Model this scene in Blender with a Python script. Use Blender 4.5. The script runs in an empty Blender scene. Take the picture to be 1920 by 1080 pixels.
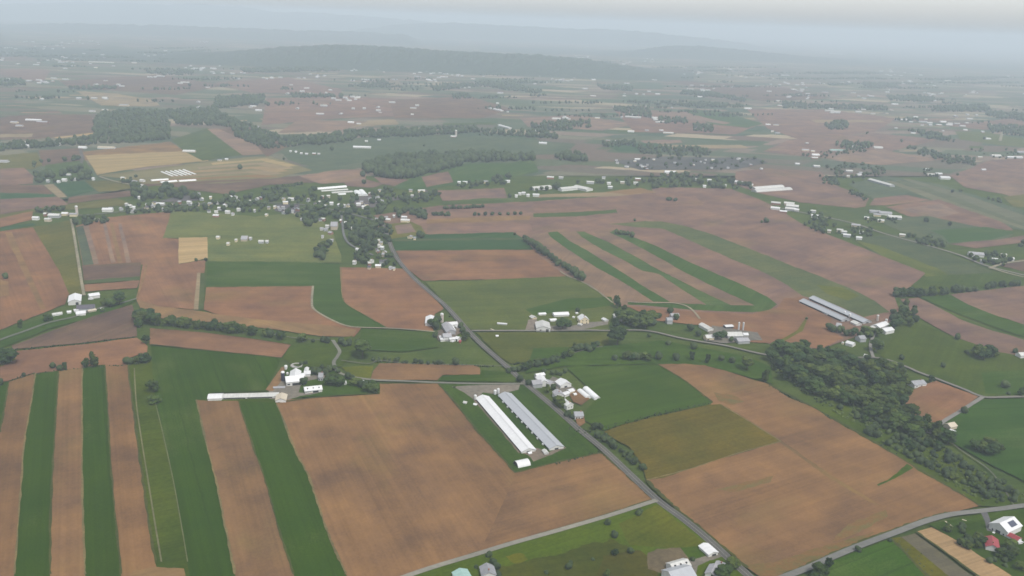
import bpy, bmesh, math, random
import numpy as np
from mathutils import Vector, Matrix
random.seed(7); np.random.seed(7)
C = bpy.context.scene.collection
sc = bpy.context.scene
R = math.radians

# ------------------------------------------------------------------ camera
F = 1663.0; CAM_H = 330.0; HC = 38.0; SL = 0.036
roll = math.atan(SL); pitch = math.atan((540-HC)*math.cos(roll)/F)
fwd = np.array([0, math.cos(pitch), -math.sin(pitch)])
r0 = np.array([1.0, 0, 0]); u0 = np.cross(r0, fwd)
right = math.cos(roll)*r0 + math.sin(roll)*u0
up = -math.sin(roll)*r0 + math.cos(roll)*u0
cam = bpy.data.cameras.new('camera'); cam_o = bpy.data.objects.new('camera', cam); C.objects.link(cam_o)
cam.sensor_width = 36.0; cam.lens = F*36.0/1920.0
cam.clip_start = 1.0; cam.clip_end = 200000.0
m = Matrix.Identity(4)
for i in range(3):
    m[i][0] = right[i]; m[i][1] = up[i]; m[i][2] = -fwd[i]
m[2][3] = CAM_H
cam_o.matrix_world = m
sc.camera = cam_o

def G(x, y, z=0.0):
    """point of the place at height z that the photograph shows at pixel (x, y)"""
    d = (x-960)*right + (540-y)*up + F*fwd
    dz = min(d[2], -4.0)
    t = (z-CAM_H)/dz
    return Vector((t*d[0], t*d[1], z))
def pxm(x, y):
    p = G(x, y)
    return F/(p.y*fwd[1] + (p.z-CAM_H)*fwd[2])

# ------------------------------------------------------------------ tagging
used = {}
GRP = {}
def tag(o, label=None, cat=None, group=None, kind=None):
    if label and kind is None:
        if label in GRP: group = GRP[label][1]; GRP[label][0]['group'] = group
        else: GRP[label] = (o, group or label+' and its like')
    if label: o['label'] = label
    if cat: o['category'] = cat
    if group: o['group'] = group
    if kind: o['kind'] = kind
    return o
LM = [  # landmarks one can find in the photograph
 (950,795,'the twin poultry sheds'),(552,702,'the white barn with the dark silo'),(838,612,'the roadside farm with the tall silo'),
 (1060,597,'the farm with the yellow gable'),(1085,735,'the farm with twin hoop greenhouses'),(1375,625,'the grey barn with two slim feed silos'),
 (1560,580,'the two parallel silver sheds'),(1655,612,'the white barn beside the thicket'),(460,742,'the long low shed'),(640,352,'the big white greenhouses'),
 (625,422,'the pinkish grey hall'),(710,470,'the village street'),(500,390,'the village centre trees'),(310,385,'the western village row'),
 (362,470,'the tan square field'),(150,570,'the farm at the end of the pale lane'),(1275,1065,'the farm on the bottom edge'),(1888,985,'the barn with the solar panel'),
 (1762,755,'the small brown field by the wood'),(1640,780,'the dark creek wood'),(95,402,'the pale roofed farm west of the village'),(320,328,'the white crop tunnels'),
 (800,312,'the long dark wood'),(1060,350,'the long pale sheds east of the village'),(1430,348,'the double pale greenhouse'),(1480,388,'the farm of many low sheds'),
 (1600,432,'the farm on the eastern lane'),(1860,480,'the farm by the east edge'),(1600,325,'the farm with the long grey shed'),(1755,325,'the white farm by the eastern thicket'),
 (250,240,'the far western wood'),(850,133,'the far white warehouse'),(658,228,'the far white barn by the creek trees'),(63,224,'the far long white roofs'),
 (1472,140,'the far bright roof under the ridge'),(1730,227,'the far eastern hamlet'),(930,203,'the slanting far shed'),(1050,225,'the three far sheds by a thicket'),
 (1540,285,'the hamlet with the pale blue shed'),(1100,148,'the far scattered hamlet'),(345,153,'the far farm in the brown fields'),(480,203,'the far farm above the creek'),
 (1350,490,'the curved green strips'),(130,880,'the striped fields'),(905,398,'the two short tree rows'),(1200,970,'the bright green paddock'),(1295,830,'the olive field'),(1860,840,'the dark tree clump in the meadow'),
 (567,285,'the cottages under the creek trees'),(112,330,'the small farm in the dark grove'),(1230,243,'the far lane of houses'),(1190,130,'the hazy suburb'),
]
def near(x, y, skip=0):
    L = sorted(LM, key=lambda l: (l[0]-x)**2 + (2.2*(l[1]-y))**2)
    lx, ly, n = L[skip]
    dx, dy = x-lx, 2.0*(y-ly)
    if math.hypot(dx, dy) < 22: return 'at '+n
    if abs(dy) > abs(dx): return ('beyond ' if dy < 0 else 'in front of ')+n
    return ('left of ' if dx < 0 else 'right of ')+n
def uniq(label, x=None, y=None):
    if label in used and x is not None:          # say it by another landmark
        base = label[:label.rindex(near(x, y))] if near(x, y) in label else None
        for k in (1, 2, 3):
            if base is None: break
            alt = base+near(x, y, k)
            if alt not in used: label = alt; break
    used[label] = used.get(label, 0)+1
    return label

# ------------------------------------------------------------------ materials
def mat(name):
    m = bpy.data.materials.new(name); m.use_nodes = True
    nt = m.node_tree; nt.nodes.clear()
    out = nt.nodes.new('ShaderNodeOutputMaterial'); b = nt.nodes.new('ShaderNodeBsdfPrincipled')
    nt.links.new(b.outputs[0], out.inputs[0])
    b.inputs['Roughness'].default_value = 0.95
    b.inputs['Specular IOR Level'].default_value = 0.1
    return m, nt, b
def N(nt, t, **k):
    n = nt.nodes.new(t)
    for a, v in k.items(): setattr(n, a, v)
    return n
def math_n(nt, op, a, b):
    n = N(nt, 'ShaderNodeMath', operation=op)
    for i, v in enumerate((a, b)):
        if isinstance(v, (int, float)): n.inputs[i].default_value = v
        else: nt.links.new(v, n.inputs[i])
    return n.outputs[0]
def noise(nt, vec, scale, detail=4, rough=0.6, vscale=None, off=(0,0,0)):
    mp = N(nt, 'ShaderNodeMapping'); nt.links.new(vec, mp.inputs[0])
    mp.inputs['Scale'].default_value = vscale or (scale, scale, scale)
    mp.inputs['Location'].default_value = off
    n = N(nt, 'ShaderNodeTexNoise'); n.inputs['Scale'].default_value = 1.0
    n.inputs['Detail'].default_value = detail; n.inputs['Roughness'].default_value = rough
    nt.links.new(mp.outputs[0], n.inputs[0]); return n.outputs[0]
def rng(nt, v, a, b, lo, hi):
    n = N(nt, 'ShaderNodeMapRange'); n.inputs[1].default_value = a; n.inputs[2].default_value = b
    n.inputs[3].default_value = lo; n.inputs[4].default_value = hi; nt.links.new(v, n.inputs[0]); return n.outputs[0]
def mixc(nt, f, a, b, bt='MIX'):
    n = N(nt, 'ShaderNodeMix', data_type='RGBA', blend_type=bt)
    for s, v in ((0, f), (6, a), (7, b)):
        if isinstance(v, (int, float)): n.inputs[s].default_value = v
        elif isinstance(v, tuple): n.inputs[s].default_value = (*v, 1)
        else: nt.links.new(v, n.inputs[s])
    return n.outputs[2]

def field_mat(name, blotch, streak, fine, tint_lo, tint_hi, weed=None, weed_amt=0.0, grain=0.5, rowscale=0.16, tram=0.0):
    """object colour times blotches, streaks along the rows (local X) and fine grain"""
    m, nt, b = mat(name); b.inputs['Specular IOR Level'].default_value = 0.0
    tc = N(nt, 'ShaderNodeTexCoord'); oi = N(nt, 'ShaderNodeObjectInfo')
    add = N(nt, 'ShaderNodeVectorMath', operation='ADD'); nt.links.new(tc.outputs['Object'], add.inputs[0])
    sh = N(nt, 'ShaderNodeCombineXYZ'); rr = math_n(nt, 'MULTIPLY', oi.outputs['Random'], 900.0)
    nt.links.new(rr, sh.inputs[2]); nt.links.new(sh.outputs[0], add.inputs[1]); v = add.outputs[0]
    n1 = noise(nt, v, 0.014, 5, 0.62)
    n1b = noise(nt, v, 0.03, 4, 0.6, off=(31, 7, 3))
    n2 = noise(nt, v, 1, 3, 0.6, vscale=(0.006, rowscale, 0.01))
    n2b = noise(nt, v, 1, 3, 0.55, vscale=(0.0025, rowscale*0.22, 0.01), off=(9, 4, 1))
    n2c = noise(nt, v, 1, 2, 0.5, vscale=(0.004, rowscale*3.2, 0.01), off=(2, 15, 6))
    n3 = noise(nt, v, grain, 3, 0.7)
    f1 = rng(nt, math_n(nt, 'ADD', math_n(nt, 'MULTIPLY', n1, 0.6), math_n(nt, 'MULTIPLY', n1b, 0.4)), 0.36, 0.64, 0, 1)
    tint = mixc(nt, f1, tint_lo, tint_hi)
    col = mixc(nt, blotch, oi.outputs['Color'], mixc(nt, 1.0, oi.outputs['Color'], tint, 'MULTIPLY'))
    s = math_n(nt, 'ADD', rng(nt, n2, 0.3, 0.7, 1-streak, 1+streak), rng(nt, n2b, 0.32, 0.68, -streak, streak))
    s = math_n(nt, 'ADD', s, rng(nt, n2c, 0.3, 0.7, -streak*0.9, streak*0.9))
    s = math_n(nt, 'MULTIPLY', s, rng(nt, n3, 0.25, 0.75, 1-fine, 1+fine))
    if tram:     # wheel tracks left by the sprayer every 20 m
        sx = N(nt, 'ShaderNodeSeparateXYZ'); nt.links.new(tc.outputs['Object'], sx.inputs[0])
        wob = math_n(nt, 'ADD', sx.outputs[1], math_n(nt, 'MULTIPLY', n1b, 5.0))
        fr = math_n(nt, 'FRACT', math_n(nt, 'MULTIPLY', wob, 0.05), 0.0); ln = math_n(nt, 'LESS_THAN', math_n(nt, 'ABSOLUTE', math_n(nt, 'SUBTRACT', fr, 0.5), 0.0), 0.035)
        s = math_n(nt, 'MULTIPLY', s, math_n(nt, 'SUBTRACT', 1.0, math_n(nt, 'MULTIPLY', math_n(nt, 'MULTIPLY', ln, tram), rng(nt, n2b, 0.35, 0.6, 0, 1))))
    if weed:
        wm = rng(nt, math_n(nt, 'ADD', math_n(nt, 'MULTIPLY', noise(nt, v, 1, 4, 0.6, vscale=(0.007, 0.014, 0.01), off=(50, 20, 9)), 0.8), math_n(nt, 'MULTIPLY', n3, 0.2)), 0.54, 0.68, 0, weed_amt)
        col = mixc(nt, wm, col, weed)
    sv = N(nt, 'ShaderNodeVectorMath', operation='SCALE'); nt.links.new(col, sv.inputs[0]); nt.links.new(s, sv.inputs[3])
    nt.links.new(sv.outputs[0], b.inputs['Base Color'])
    return m
M = {}
M['soil'] = field_mat('tilled_soil', 1.0, 0.07, 0.12, (0.66, 0.68, 0.80), (1.25, 1.21, 1.06), (0.115, 0.10, 0.030), 0.3)
M['crop'] = field_mat('young_crop', 0.9, 0.08, 0.16, (0.82, 0.90, 0.90), (1.20, 1.10, 1.0), (.14,.15,.05), 0.22, grain=0.7, tram=0.22)
M['pasture'] = field_mat('pasture_grass', 1.0, 0.08, 0.20, (0.72, 0.82, 0.80), (1.28, 1.16, 1.0), grain=0.35)
M['stubble'] = field_mat('straw_stubble', 0.8, 0.12, 0.10, (0.85, 0.86, 0.86), (1.12, 1.10, 1.05))
def weed_mat():
    m, nt, b = mat('weeds_through_soil'); b.inputs['Specular IOR Level'].default_value = 0.0
    tc = N(nt, 'ShaderNodeTexCoord'); oi = N(nt, 'ShaderNodeObjectInfo'); v = tc.outputs['Object']
    n1 = noise(nt, v, 1, 5, 0.7, vscale=(0.05, 0.11, 0.05)); n3 = noise(nt, v, 0.5, 3, 0.7)
    f = rng(nt, math_n(nt, 'ADD', math_n(nt, 'MULTIPLY', n1, 0.75), math_n(nt, 'MULTIPLY', n3, 0.25)), 0.44, 0.60, 0, 0.85)
    col = mixc(nt, f, (.208*.66, .118*.66, .048*.66), oi.outputs['Color'])
    sv = N(nt, 'ShaderNodeVectorMath', operation='SCALE'); nt.links.new(col, sv.inputs[0]); nt.links.new(rng(nt, n3, .25, .75, .85, 1.15), sv.inputs[3])
    nt.links.new(sv.outputs[0], b.inputs['Base Color']); return m
M['weeds'] = weed_mat()
M['gravel'] = field_mat('gravel_yard', 1.0, 0.04, 0.25, (0.7, 0.72, 0.74), (1.25, 1.2, 1.15), grain=0.25)
M['asphalt'] = field_mat('worn_asphalt', 0.8, 0.05, 0.12, (0.82, 0.83, 0.85), (1.18, 1.16, 1.12), grain=0.3)

def ground_mat():
    m, nt, b = mat('farmland'); b.inputs['Specular IOR Level'].default_value = 0.0
    tc = N(nt, 'ShaderNodeTexCoord')
    nz = noise(nt, tc.outputs['Object'], 0.003, 3)
    nzc = N(nt, 'ShaderNodeVectorMath', operation='ADD'); sc_ = N(nt, 'ShaderNodeVectorMath', operation='SCALE')
    mp0 = N(nt, 'ShaderNodeTexNoise'); mp0.inputs['Scale'].default_value = 0.004; nt.links.new(tc.outputs['Object'], mp0.inputs[0])
    nt.links.new(mp0.outputs[1], sc_.inputs[0]); sc_.inputs[3].default_value = 60
    nt.links.new(tc.outputs['Object'], nzc.inputs[0]); nt.links.new(sc_.outputs[0], nzc.inputs[1])
    def cells(rot, sx, sy):
        mp = N(nt, 'ShaderNodeMapping'); nt.links.new(nzc.outputs[0], mp.inputs[0])
        mp.inputs['Rotation'].default_value = (0, 0, R(rot)); mp.inputs['Scale'].default_value = (sx, sy, 0)
        v = N(nt, 'ShaderNodeTexVoronoi', distance='CHEBYCHEV'); v.inputs['Scale'].default_value = 1.0; v.inputs['Randomness'].default_value = 0.75
        nt.links.new(mp.outputs[0], v.inputs[0]); sp = N(nt, 'ShaderNodeSeparateColor'); nt.links.new(v.outputs[1], sp.inputs[0]); return sp.outputs[0], sp.outputs[1]
    a, a2 = cells(17, 0.0042, 0.0105); c2, c3 = cells(-23, 0.0016, 0.0036)
    ramp = N(nt, 'ShaderNodeValToRGB'); cr = ramp.color_ramp; cr.interpolation = 'CONSTANT'
    st = [(0.0, (.105,.078,.060)), (.16, (.050,.074,.038)), (.32, (.165,.122,.096)), (.44, (.068,.084,.046)), (.58, (.098,.078,.060)), (.70, (.040,.064,.038)), (.84, (.130,.122,.080)), (.95, (.25,.205,.14))]
    cr.elements[0].position, cr.elements[0].color = 0.0, (*st[0][1], 1)
    cr.elements[1].position, cr.elements[1].color = st[1][0], (*st[1][1], 1)
    for p, c in st[2:]:
        e = cr.elements.new(p); e.color = (*c, 1)
    nt.links.new(a, ramp.inputs[0])
    big = mixc(nt, math_n(nt, 'MULTIPLY', c2, 0.45), ramp.outputs[0], (.084, .092, .066))
    fine = noise(nt, tc.outputs['Object'], 0.05, 5, 0.7)
    sv = N(nt, 'ShaderNodeVectorMath', operation='SCALE'); nt.links.new(big, sv.inputs[0]); nt.links.new(rng(nt, fine, 0.25, 0.75, 0.8, 1.2), sv.inputs[3])
    nt.links.new(sv.outputs[0], b.inputs['Base Color'])
    return m
M['ground'] = ground_mat()

def plain(name, col, rough=0.7, spec=0.3, dirt=0.12, scale=0.35, metal=0.0, seam=False):
    m, nt, b = mat(name)
    tc = N(nt, 'ShaderNodeTexCoord'); oi = N(nt, 'ShaderNodeObjectInfo')
    n = noise(nt, tc.outputs['Object'], scale, 4, 0.65)
    k = rng(nt, n, 0.3, 0.7, 1-dirt, 1+dirt*0.5)
    if seam:
        s = noise(nt, tc.outputs['Object'], 1, 2, 0.5, vscale=(1.1, 0.04, 0.04)); k = math_n(nt, 'MULTIPLY', k, rng(nt, s, 0.3, 0.7, 1-dirt*0.8, 1+dirt*0.2))
    k = math_n(nt, 'MULTIPLY', k, rng(nt, oi.outputs['Random'], 0, 1, 0.88, 1.06))
    sv = N(nt, 'ShaderNodeVectorMath', operation='SCALE'); sv.inputs[0].default_value = col; nt.links.new(k, sv.inputs[3])
    nt.links.new(sv.outputs[0], b.inputs['Base Color'])
    b.inputs['Roughness'].default_value = rough; b.inputs['Specular IOR Level'].default_value = spec; b.inputs['Metallic'].default_value = metal
    return m
P = {
 'w_white': plain('white_siding', (.55,.55,.53)), 'w_cream': plain('cream_siding', (.58,.50,.34)), 'w_grey': plain('grey_siding', (.34,.35,.36)),
 'w_red': plain('red_boards', (.26,.05,.04)), 'w_dark': plain('dark_opening', (.02,.02,.022), dirt=.05), 'w_brick': plain('brick_wall', (.24,.12,.085)),
 'w_tan': plain('tan_siding', (.42,.36,.27)), 'concrete': plain('concrete', (.40,.39,.37)),
 'r_white': plain('white_metal_roof', (.55,.555,.56), .45, .4, .08, seam=True), 'r_pale': plain('pale_metal_roof', (.46,.46,.44), .45, .4, .16, seam=True),
 'r_silver': plain('silver_metal_roof', (.33,.345,.37), .4, .5, .06, seam=True), 'r_grey': plain('grey_shingle_roof', (.24,.245,.26), .8, .2, .2),
 'r_lgrey': plain('light_grey_roof', (.27,.27,.285), .7, .3, .18), 'r_dark': plain('dark_shingle_roof', (.085,.08,.095), .85, .2, .2),
 'r_tan': plain('tan_roof', (.42,.37,.29), .7, .2, .15), 'r_red': plain('red_metal_roof', (.24,.035,.04), .5, .4, .14, seam=True),
 'r_teal': plain('teal_metal_roof', (.24,.37,.34), .5, .4, .14, seam=True), 'plastic': plain('white_greenhouse_film', (.60,.61,.61), .4, .4, .10),
 'navy': plain('dark_blue_enamel', (.022,.024,.045), .35, .5, .1), 'glass': plain('window_glass', (.03,.035,.04), .15, .5, .05),
 'solar': plain('solar_cells', (.05,.055,.085), .25, .5, .1, seam=True), 'stave': plain('concrete_stave', (.42,.37,.34)), 'galv': plain('galvanised_steel', (.42,.44,.46), .4, .5, .12),
 'bark': plain('bark', (.07,.05,.035), dirt=.3, scale=2.0), 'line': plain('road_paint', (.20,.195,.175)),
}
def crown_mat(name, sc1=0.35, sc2=2.2, inst=True):
    m, nt, b = mat(name)
    tc = N(nt, 'ShaderNodeTexCoord'); oi = N(nt, 'ShaderNodeObjectInfo')
    a = noise(nt, tc.outputs['Object'], sc1, 3, 0.6); c = noise(nt, tc.outputs['Object'], sc2, 3, 0.7, off=(3, 8, 1))
    k = math_n(nt, 'MULTIPLY', rng(nt, a, 0.3, 0.7, 0.62, 1.38), rng(nt, c, 0.3, 0.7, 0.7, 1.3))
    if inst: k = math_n(nt, 'MULTIPLY', k, rng(nt, oi.outputs['Random'], 0, 1, 0.7, 1.25))
    sv = N(nt, 'ShaderNodeVectorMath', operation='SCALE')
    hue = mixc(nt, rng(nt, a, 0.35, 0.65, 0.0, 0.5), oi.outputs['Color'], mixc(nt, 1.0, oi.outputs['Color'], (1.35, 1.12, 0.7), 'MULTIPLY'))
    nt.links.new(hue, sv.inputs[0]); nt.links.new(k, sv.inputs[3]); nt.links.new(sv.outputs[0], b.inputs['Base Color'])
    b.inputs['Roughness'].default_value = 0.9
    return m
M['crown'] = crown_mat('foliage', 3.0, 14.0)
M['mass'] = crown_mat('foliage_mass', 0.035, 0.3, False)

# ------------------------------------------------------------------ mesh helper
def mesh_obj(name, verts, faces, mats, parent=None, midx=None, smooth=False):
    me = bpy.data.meshes.new(name); me.from_pydata([tuple(v) for v in verts], [], faces)
    for mm in mats: me.materials.append(mm)
    if midx is not None: me.polygons.foreach_set('material_index', midx)
    if smooth: me.polygons.foreach_set('use_smooth', [True]*len(me.polygons))
    me.update()
    o = bpy.data.objects.new(name, me); C.objects.link(o)
    if parent: o.parent = parent
    return o
def empty(name, loc, rz=0.0):
    o = bpy.data.objects.new(name, None); C.objects.link(o); o.location = loc; o.rotation_euler = (0, 0, rz)
    o.empty_display_size = 1.0
    return o
ALB = 0.66      # overall reflectance of soil, grass and leaves
# ------------------------------------------------------------------ fields, drawn as outlines on the ground plane
BR=(.216,.124,.062); BR2=(.236,.126,.072); BRD=(.150,.098,.072); BRP=(.210,.132,.102); BRT=(.25,.155,.075); TAN=(.40,.28,.13); TANL=(.29,.225,.135); PINK=(.235,.16,.12)
GD=(.040,.084,.016); GM=(.050,.096,.028); GG=(.068,.102,.032); GY=(.105,.125,.036); GO=(.125,.122,.040); GB=(.080,.122,.026); GGR=(.085,.110,.066); GT=(.040,.092,.042)
GRV=(.20,.185,.155); ASP=(.128,.123,.112); LANE=(.29,.265,.19)
NM = {'soil':('tilled_field','field'),'crop':('crop_field','field'),'pasture':('pasture','pasture'),'stubble':('stubble_field','field'),'gravel':('farmyard','yard'),'weeds':('weed_patch','weeds')}
zi = [0]
def nextz():
    zi[0] += 1
    return 0.003*zi[0] if zi[0] < 158 else 0.474+0.0045*(zi[0]-158)
def catmull(pts, n=6, closed=False):
    out = []; L = len(pts)
    rngi = range(L if closed else L-1)
    for i in rngi:
        g = (lambda j: np.array(pts[j % L], float)) if closed else (lambda j: np.array(pts[min(max(j, 0), L-1)], float))
        a, b, c, d = g(i-1), g(i), g(i+1), g(i+2)
        for k in range(n):
            t = k/n
            out.append(0.5*((2*b)+(c-a)*t+(2*a-5*b+4*c-d)*t*t+(3*b-a-3*c+d)*t**3))
    if not closed: out.append(np.array(pts[-1], float))
    return out
def rough_ring(pts, step=6.0, jit=0.45):
    out = []; L = len(pts); drift = 0
    for i in range(L):
        a = np.array(pts[i], float); b = np.array(pts[(i+1) % L], float); d = b-a; ln = np.hypot(*d)
        n = max(1, min(40, int(ln/step))); nrm = np.array([-d[1], d[0]])/(ln+1e-6)
        for k in range(n):
            p = a+d*k/n
            if k: drift = 0.6*drift+random.gauss(0, jit*0.6); p = p+nrm*drift
            out.append(p)
    return out
COLN = {BR:'reddish brown',BR2:'reddish brown',BRD:'dark brown',BRP:'pinkish brown',BRT:'light tan brown',TAN:'golden tan',TANL:'pale tan',PINK:'pale pink brown',GD:'deep green',GM:'mid green',GG:'dull green',GY:'yellowish green',GO:'olive',GB:'bright green',GGR:'greyish green',GT:'blue green',GRV:'grey'}
def fld(kind, col, pts, ang=None, jit=0.45):
    ring = [G(*p) for p in rough_ring(pts, jit=jit)]
    cx = sum(p.x for p in ring)/len(ring); cy = sum(p.y for p in ring)/len(ring)
    a, b = G(*pts[0]), G(*pts[1])
    if ang is not None: a, b = G(*ang[0]), G(*ang[1])
    th = math.atan2(b.y-a.y, b.x-a.x)
    z = nextz(); ct, st = math.cos(-th), math.sin(-th)
    vs = [((p.x-cx)*ct-(p.y-cy)*st, (p.x-cx)*st+(p.y-cy)*ct, 0) for p in ring]
    bm = bmesh.new(); f = bm.faces.new([bm.verts.new(v) for v in vs])
    if f.calc_center_median() and f.normal.z < 0: f.normal_flip()
    bmesh.ops.triangulate(bm, faces=bm.faces[:], ngon_method='EAR_CLIP')
    bmesh.ops.recalc_face_normals(bm, faces=bm.faces[:])
    for f in bm.faces:
        if f.normal.z < 0: f.normal_flip()
    nm, cat = NM[kind]
    me = bpy.data.meshes.new(nm); bm.to_mesh(me); bm.free(); me.materials.append(M[kind])
    o = bpy.data.objects.new(nm, me); C.objects.link(o); o.location = (cx, cy, z); o.rotation_euler = (0, 0, th)
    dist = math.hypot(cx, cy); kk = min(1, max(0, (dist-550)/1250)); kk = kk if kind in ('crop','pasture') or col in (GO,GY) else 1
    kr = (.92+.10*kk, .90+.12*kk, .22+.80*kk)      # haze offset put into the colour: nearer swards darkened, blue cut
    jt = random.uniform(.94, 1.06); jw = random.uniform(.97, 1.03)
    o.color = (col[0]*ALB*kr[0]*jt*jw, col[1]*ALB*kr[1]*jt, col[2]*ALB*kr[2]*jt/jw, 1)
    mx = sum(p[0] for p in pts)/len(pts); my = sum(p[1] for p in pts)/len(pts)
    tag(o, uniq(f"{COLN.get(col,'mottled')} {nm.replace('_',' ')} {near(mx,my)}"), cat, kind='structure')
    return o
def strip(name, cat, label, pts, w, col, mk='asphalt', px=False, edge=False):
    """a road or path along a pixel polyline, w metres wide"""
    c = catmull(pts, 6); P3 = [G(*p) for p in c]; z = nextz()+0.05; L, Rr, vs = [], [], []
    for i, p in enumerate(P3):
        a = P3[max(i-1, 0)]; b = P3[min(i+1, len(P3)-1)]; d = (b-a); d.z = 0; d.normalize(); n = Vector((-d.y, d.x, 0))
        ww = w*0.5*(1+random.uniform(-.06, .06)) if mk != 'asphalt' else w*0.5
        vs += [p+n*ww, p-n*ww]
    fs = [(2*i, 2*i+1, 2*i+3, 2*i+2) for i in range(len(P3)-1)]
    o = mesh_obj(name, [(v.x, v.y, z) for v in vs], fs, [M[mk]]); o.color = (*[c*ALB for c in col], 1)
    if o.data.polygons[0].normal.z < 0: o.data.flip_normals()
    tag(o, label, cat, kind='structure')
    if edge:
        ev, ef = [], []
        for off, lw in ((w*0.5-0.35, .16), (-w*0.5+0.35, .16), (0.10, .13), (-0.12, .13)):
            base = len(ev)
            for i, p in enumerate(P3):
                a = P3[max(i-1, 0)]; b = P3[min(i+1, len(P3)-1)]; d = (b-a); d.z = 0; d.normalize(); n = Vector((-d.y, d.x, 0))
                for q in (off+lw/2, off-lw/2): v = p+n*q; ev.append((v.x, v.y, z+0.004))
            ef += [(base+2*i, base+2*i+1, base+2*i+3, base+2*i+2) for i in range(len(P3)-1)]
        mesh_obj('road_marking', ev, ef, [P['line']], o)
    return o

# base ground sheet
g = mesh_obj('ground', [(-40000,-2000,0),(40000,-2000,0),(40000,62000,0),(-40000,62000,0)], [(0,1,2,3)], [M['ground']])
tag(g, 'wide patchwork farmland plain running back to the hazy horizon', 'ground', kind='structure')

# --- broad grass base under the nearer countryside
fld('pasture', GG, [(-900,1500),(2900,1500),(2500,420),(1900,330),(1400,335),(1100,330),(700,330),(300,345),(0,400),(-500,470)])
# --- narrow far fields seen almost edge on
for i in range(150):
    x = random.uniform(-40, 1960); y = 38+SL*(x-960)+82+random.random()**1.3*150; w = random.uniform(22, 95); h = random.uniform(.8, 3.2)*(.5+(y-100)/170); k = random.uniform(-.35, .35)*h
    c_ = random.choice([PINK, GGR, GG, TANL, BRD, GGR, GT, (.24,.20,.15)])
    fld('soil' if c_ in (PINK, BRD) else ('stubble' if c_ in (TANL, (.24,.20,.15)) else 'pasture'), c_, [(x, y), (x+w, y+k), (x+w*random.uniform(.9, 1.15), y+h+k), (x-w*random.uniform(-.1, .15), y+h)], jit=.2)
# --- upper middle distance
fld('pasture', GGR, [(520,278),(640,262),(760,250),(960,258),(1080,270),(1060,290),(900,292),(690,302),(600,318),(540,300)])
fld('soil', BRD, [(0,220),(60,214),(170,216),(185,248),(60,262),(0,262)])
fld('stubble', TANL, [(0,252),(62,250),(60,257),(0,258)]); fld('stubble', TAN, [(100,258),(180,248),(182,252),(110,260)])
fld('soil', TANL, [(142,171),(220,176),(290,188),(300,198),(240,200),(190,198)])
fld('soil', BRP, [(0,130),(95,131),(80,155),(0,140)]); fld('soil', BRD, [(110,152),(300,140),(420,160),(330,178),(130,165)])
fld('soil', BRP, [(400,155),(540,145),(640,168),(640,178),(470,174)]); fld('soil', BRP, [(500,185),(650,180),(860,195),(900,212),(640,222),(490,235)])
fld('soil', BRD, [(730,188),(880,180),(960,205),(900,222),(740,222)]); fld('soil', PINK, [(975,222),(1080,215),(1190,232),(1130,245),(990,238)])
fld('stubble', (.21,.175,.12), [(728,152),(748,152),(755,168),(735,169)]); fld('stubble', TANL, [(810,156),(860,154),(862,160),(815,162)])
fld('stubble', TANL, [(690,226),(740,224),(748,233),(640,240),(660,232)]); fld('soil', PINK, [(560,225),(690,228),(640,245),(520,250)])
fld('soil', BRP, [(1150,205),(1340,212),(1420,235),(1380,252),(1190,248)]); fld('crop', GM, [(1280,205),(1350,208),(1430,232),(1400,240),(1330,232)])
fld('stubble', PINK, [(1215,210),(1290,213),(1370,231),(1360,233),(1270,220)])
fld('soil', BRP, [(1400,205),(1540,205),(1680,222),(1640,248),(1500,262),(1440,242)]); fld('soil', BRD, [(1250,150),(1480,165),(1560,185),(1430,190),(1330,170)])
fld('stubble', TANL, [(1520,225),(1650,226),(1660,229),(1530,230)]); fld('soil', PINK, [(1200,264),(1275,262),(1280,268),(1215,272)])
fld('stubble', TANL, [(1230,272),(1390,272),(1405,278),(1260,280)]); fld('crop', GT, [(1135,272),(1230,268),(1260,282),(1160,285)])
fld('pasture', GY, [(1790,246),(1850,248),(1920,262),(1990,280),(1890,274),(1800,262)]); fld('soil', BRP, [(1770,235),(1900,222),(1960,240),(1910,250)])
fld('soil', BRP, [(1430,285),(1480,262),(1640,250),(1760,262),(1700,276),(1620,300),(1550,298)])
fld('soil', PINK, [(1540,292),(1650,280),(1760,300),(1710,305),(1650,310),(1570,302)])
fld('soil', BRP, [(1380,322),(1440,316),(1540,322),(1560,345),(1630,372),(1620,392),(1500,380),(1420,362),(1375,345)])
fld('soil', BRP, [(1780,330),(1860,300),(1990,295),(2060,380),(1930,372),(1810,352)]); fld('soil', PINK, [(1800,340),(1900,345),(1990,372),(1900,370)])
fld('pasture', GO, [(1880,370),(1960,360),(1990,395),(1900,388)])
fld('pasture', GGR, [(1590,345),(1660,330),(1760,345),(1920,395),(1960,440),(1900,430),(1760,380),(1640,375)])
for i,(a,b) in enumerate([(0,1),(9,10),(17,18)]):
    fld('stubble', ((.15,.15,.09),(.11,.125,.07),(.14,.145,.09))[i], [(1660+i*16,340-i*2),(1672+i*16,340-i*2),(1760+i*20,368-i*3),(1925+i*8,420-i*4),(1925,432-i*5),(1750+i*20,376-i*3)])
fld('soil', BRP, [(1660,388),(1760,374),(1880,418),(1900,432),(1800,430),(1700,405)]); fld('soil', PINK, [(1690,392),(1765,382),(1800,400),(1745,410)])
fld('soil', BRP, [(1640,372),(1700,366),(1745,376),(1660,386),(1630,385)])
fld('crop', GG, [(1550,398),(1640,385),(1660,405),(1625,430),(1560,420)]); fld('pasture', GGR, [(1640,412),(1740,405),(1900,440),(1880,452),(1760,458),(1690,435)])
fld('crop', GM, [(1745,432),(1850,426),(1905,436),(1860,450),(1780,456),(1770,444)])
fld('soil', BRP, [(1780,458),(1870,450),(1930,440),(1930,455),(1830,466)])
fld('soil', BRD, [(1860,495),(1960,482),(1990,500),(1930,512)])
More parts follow.
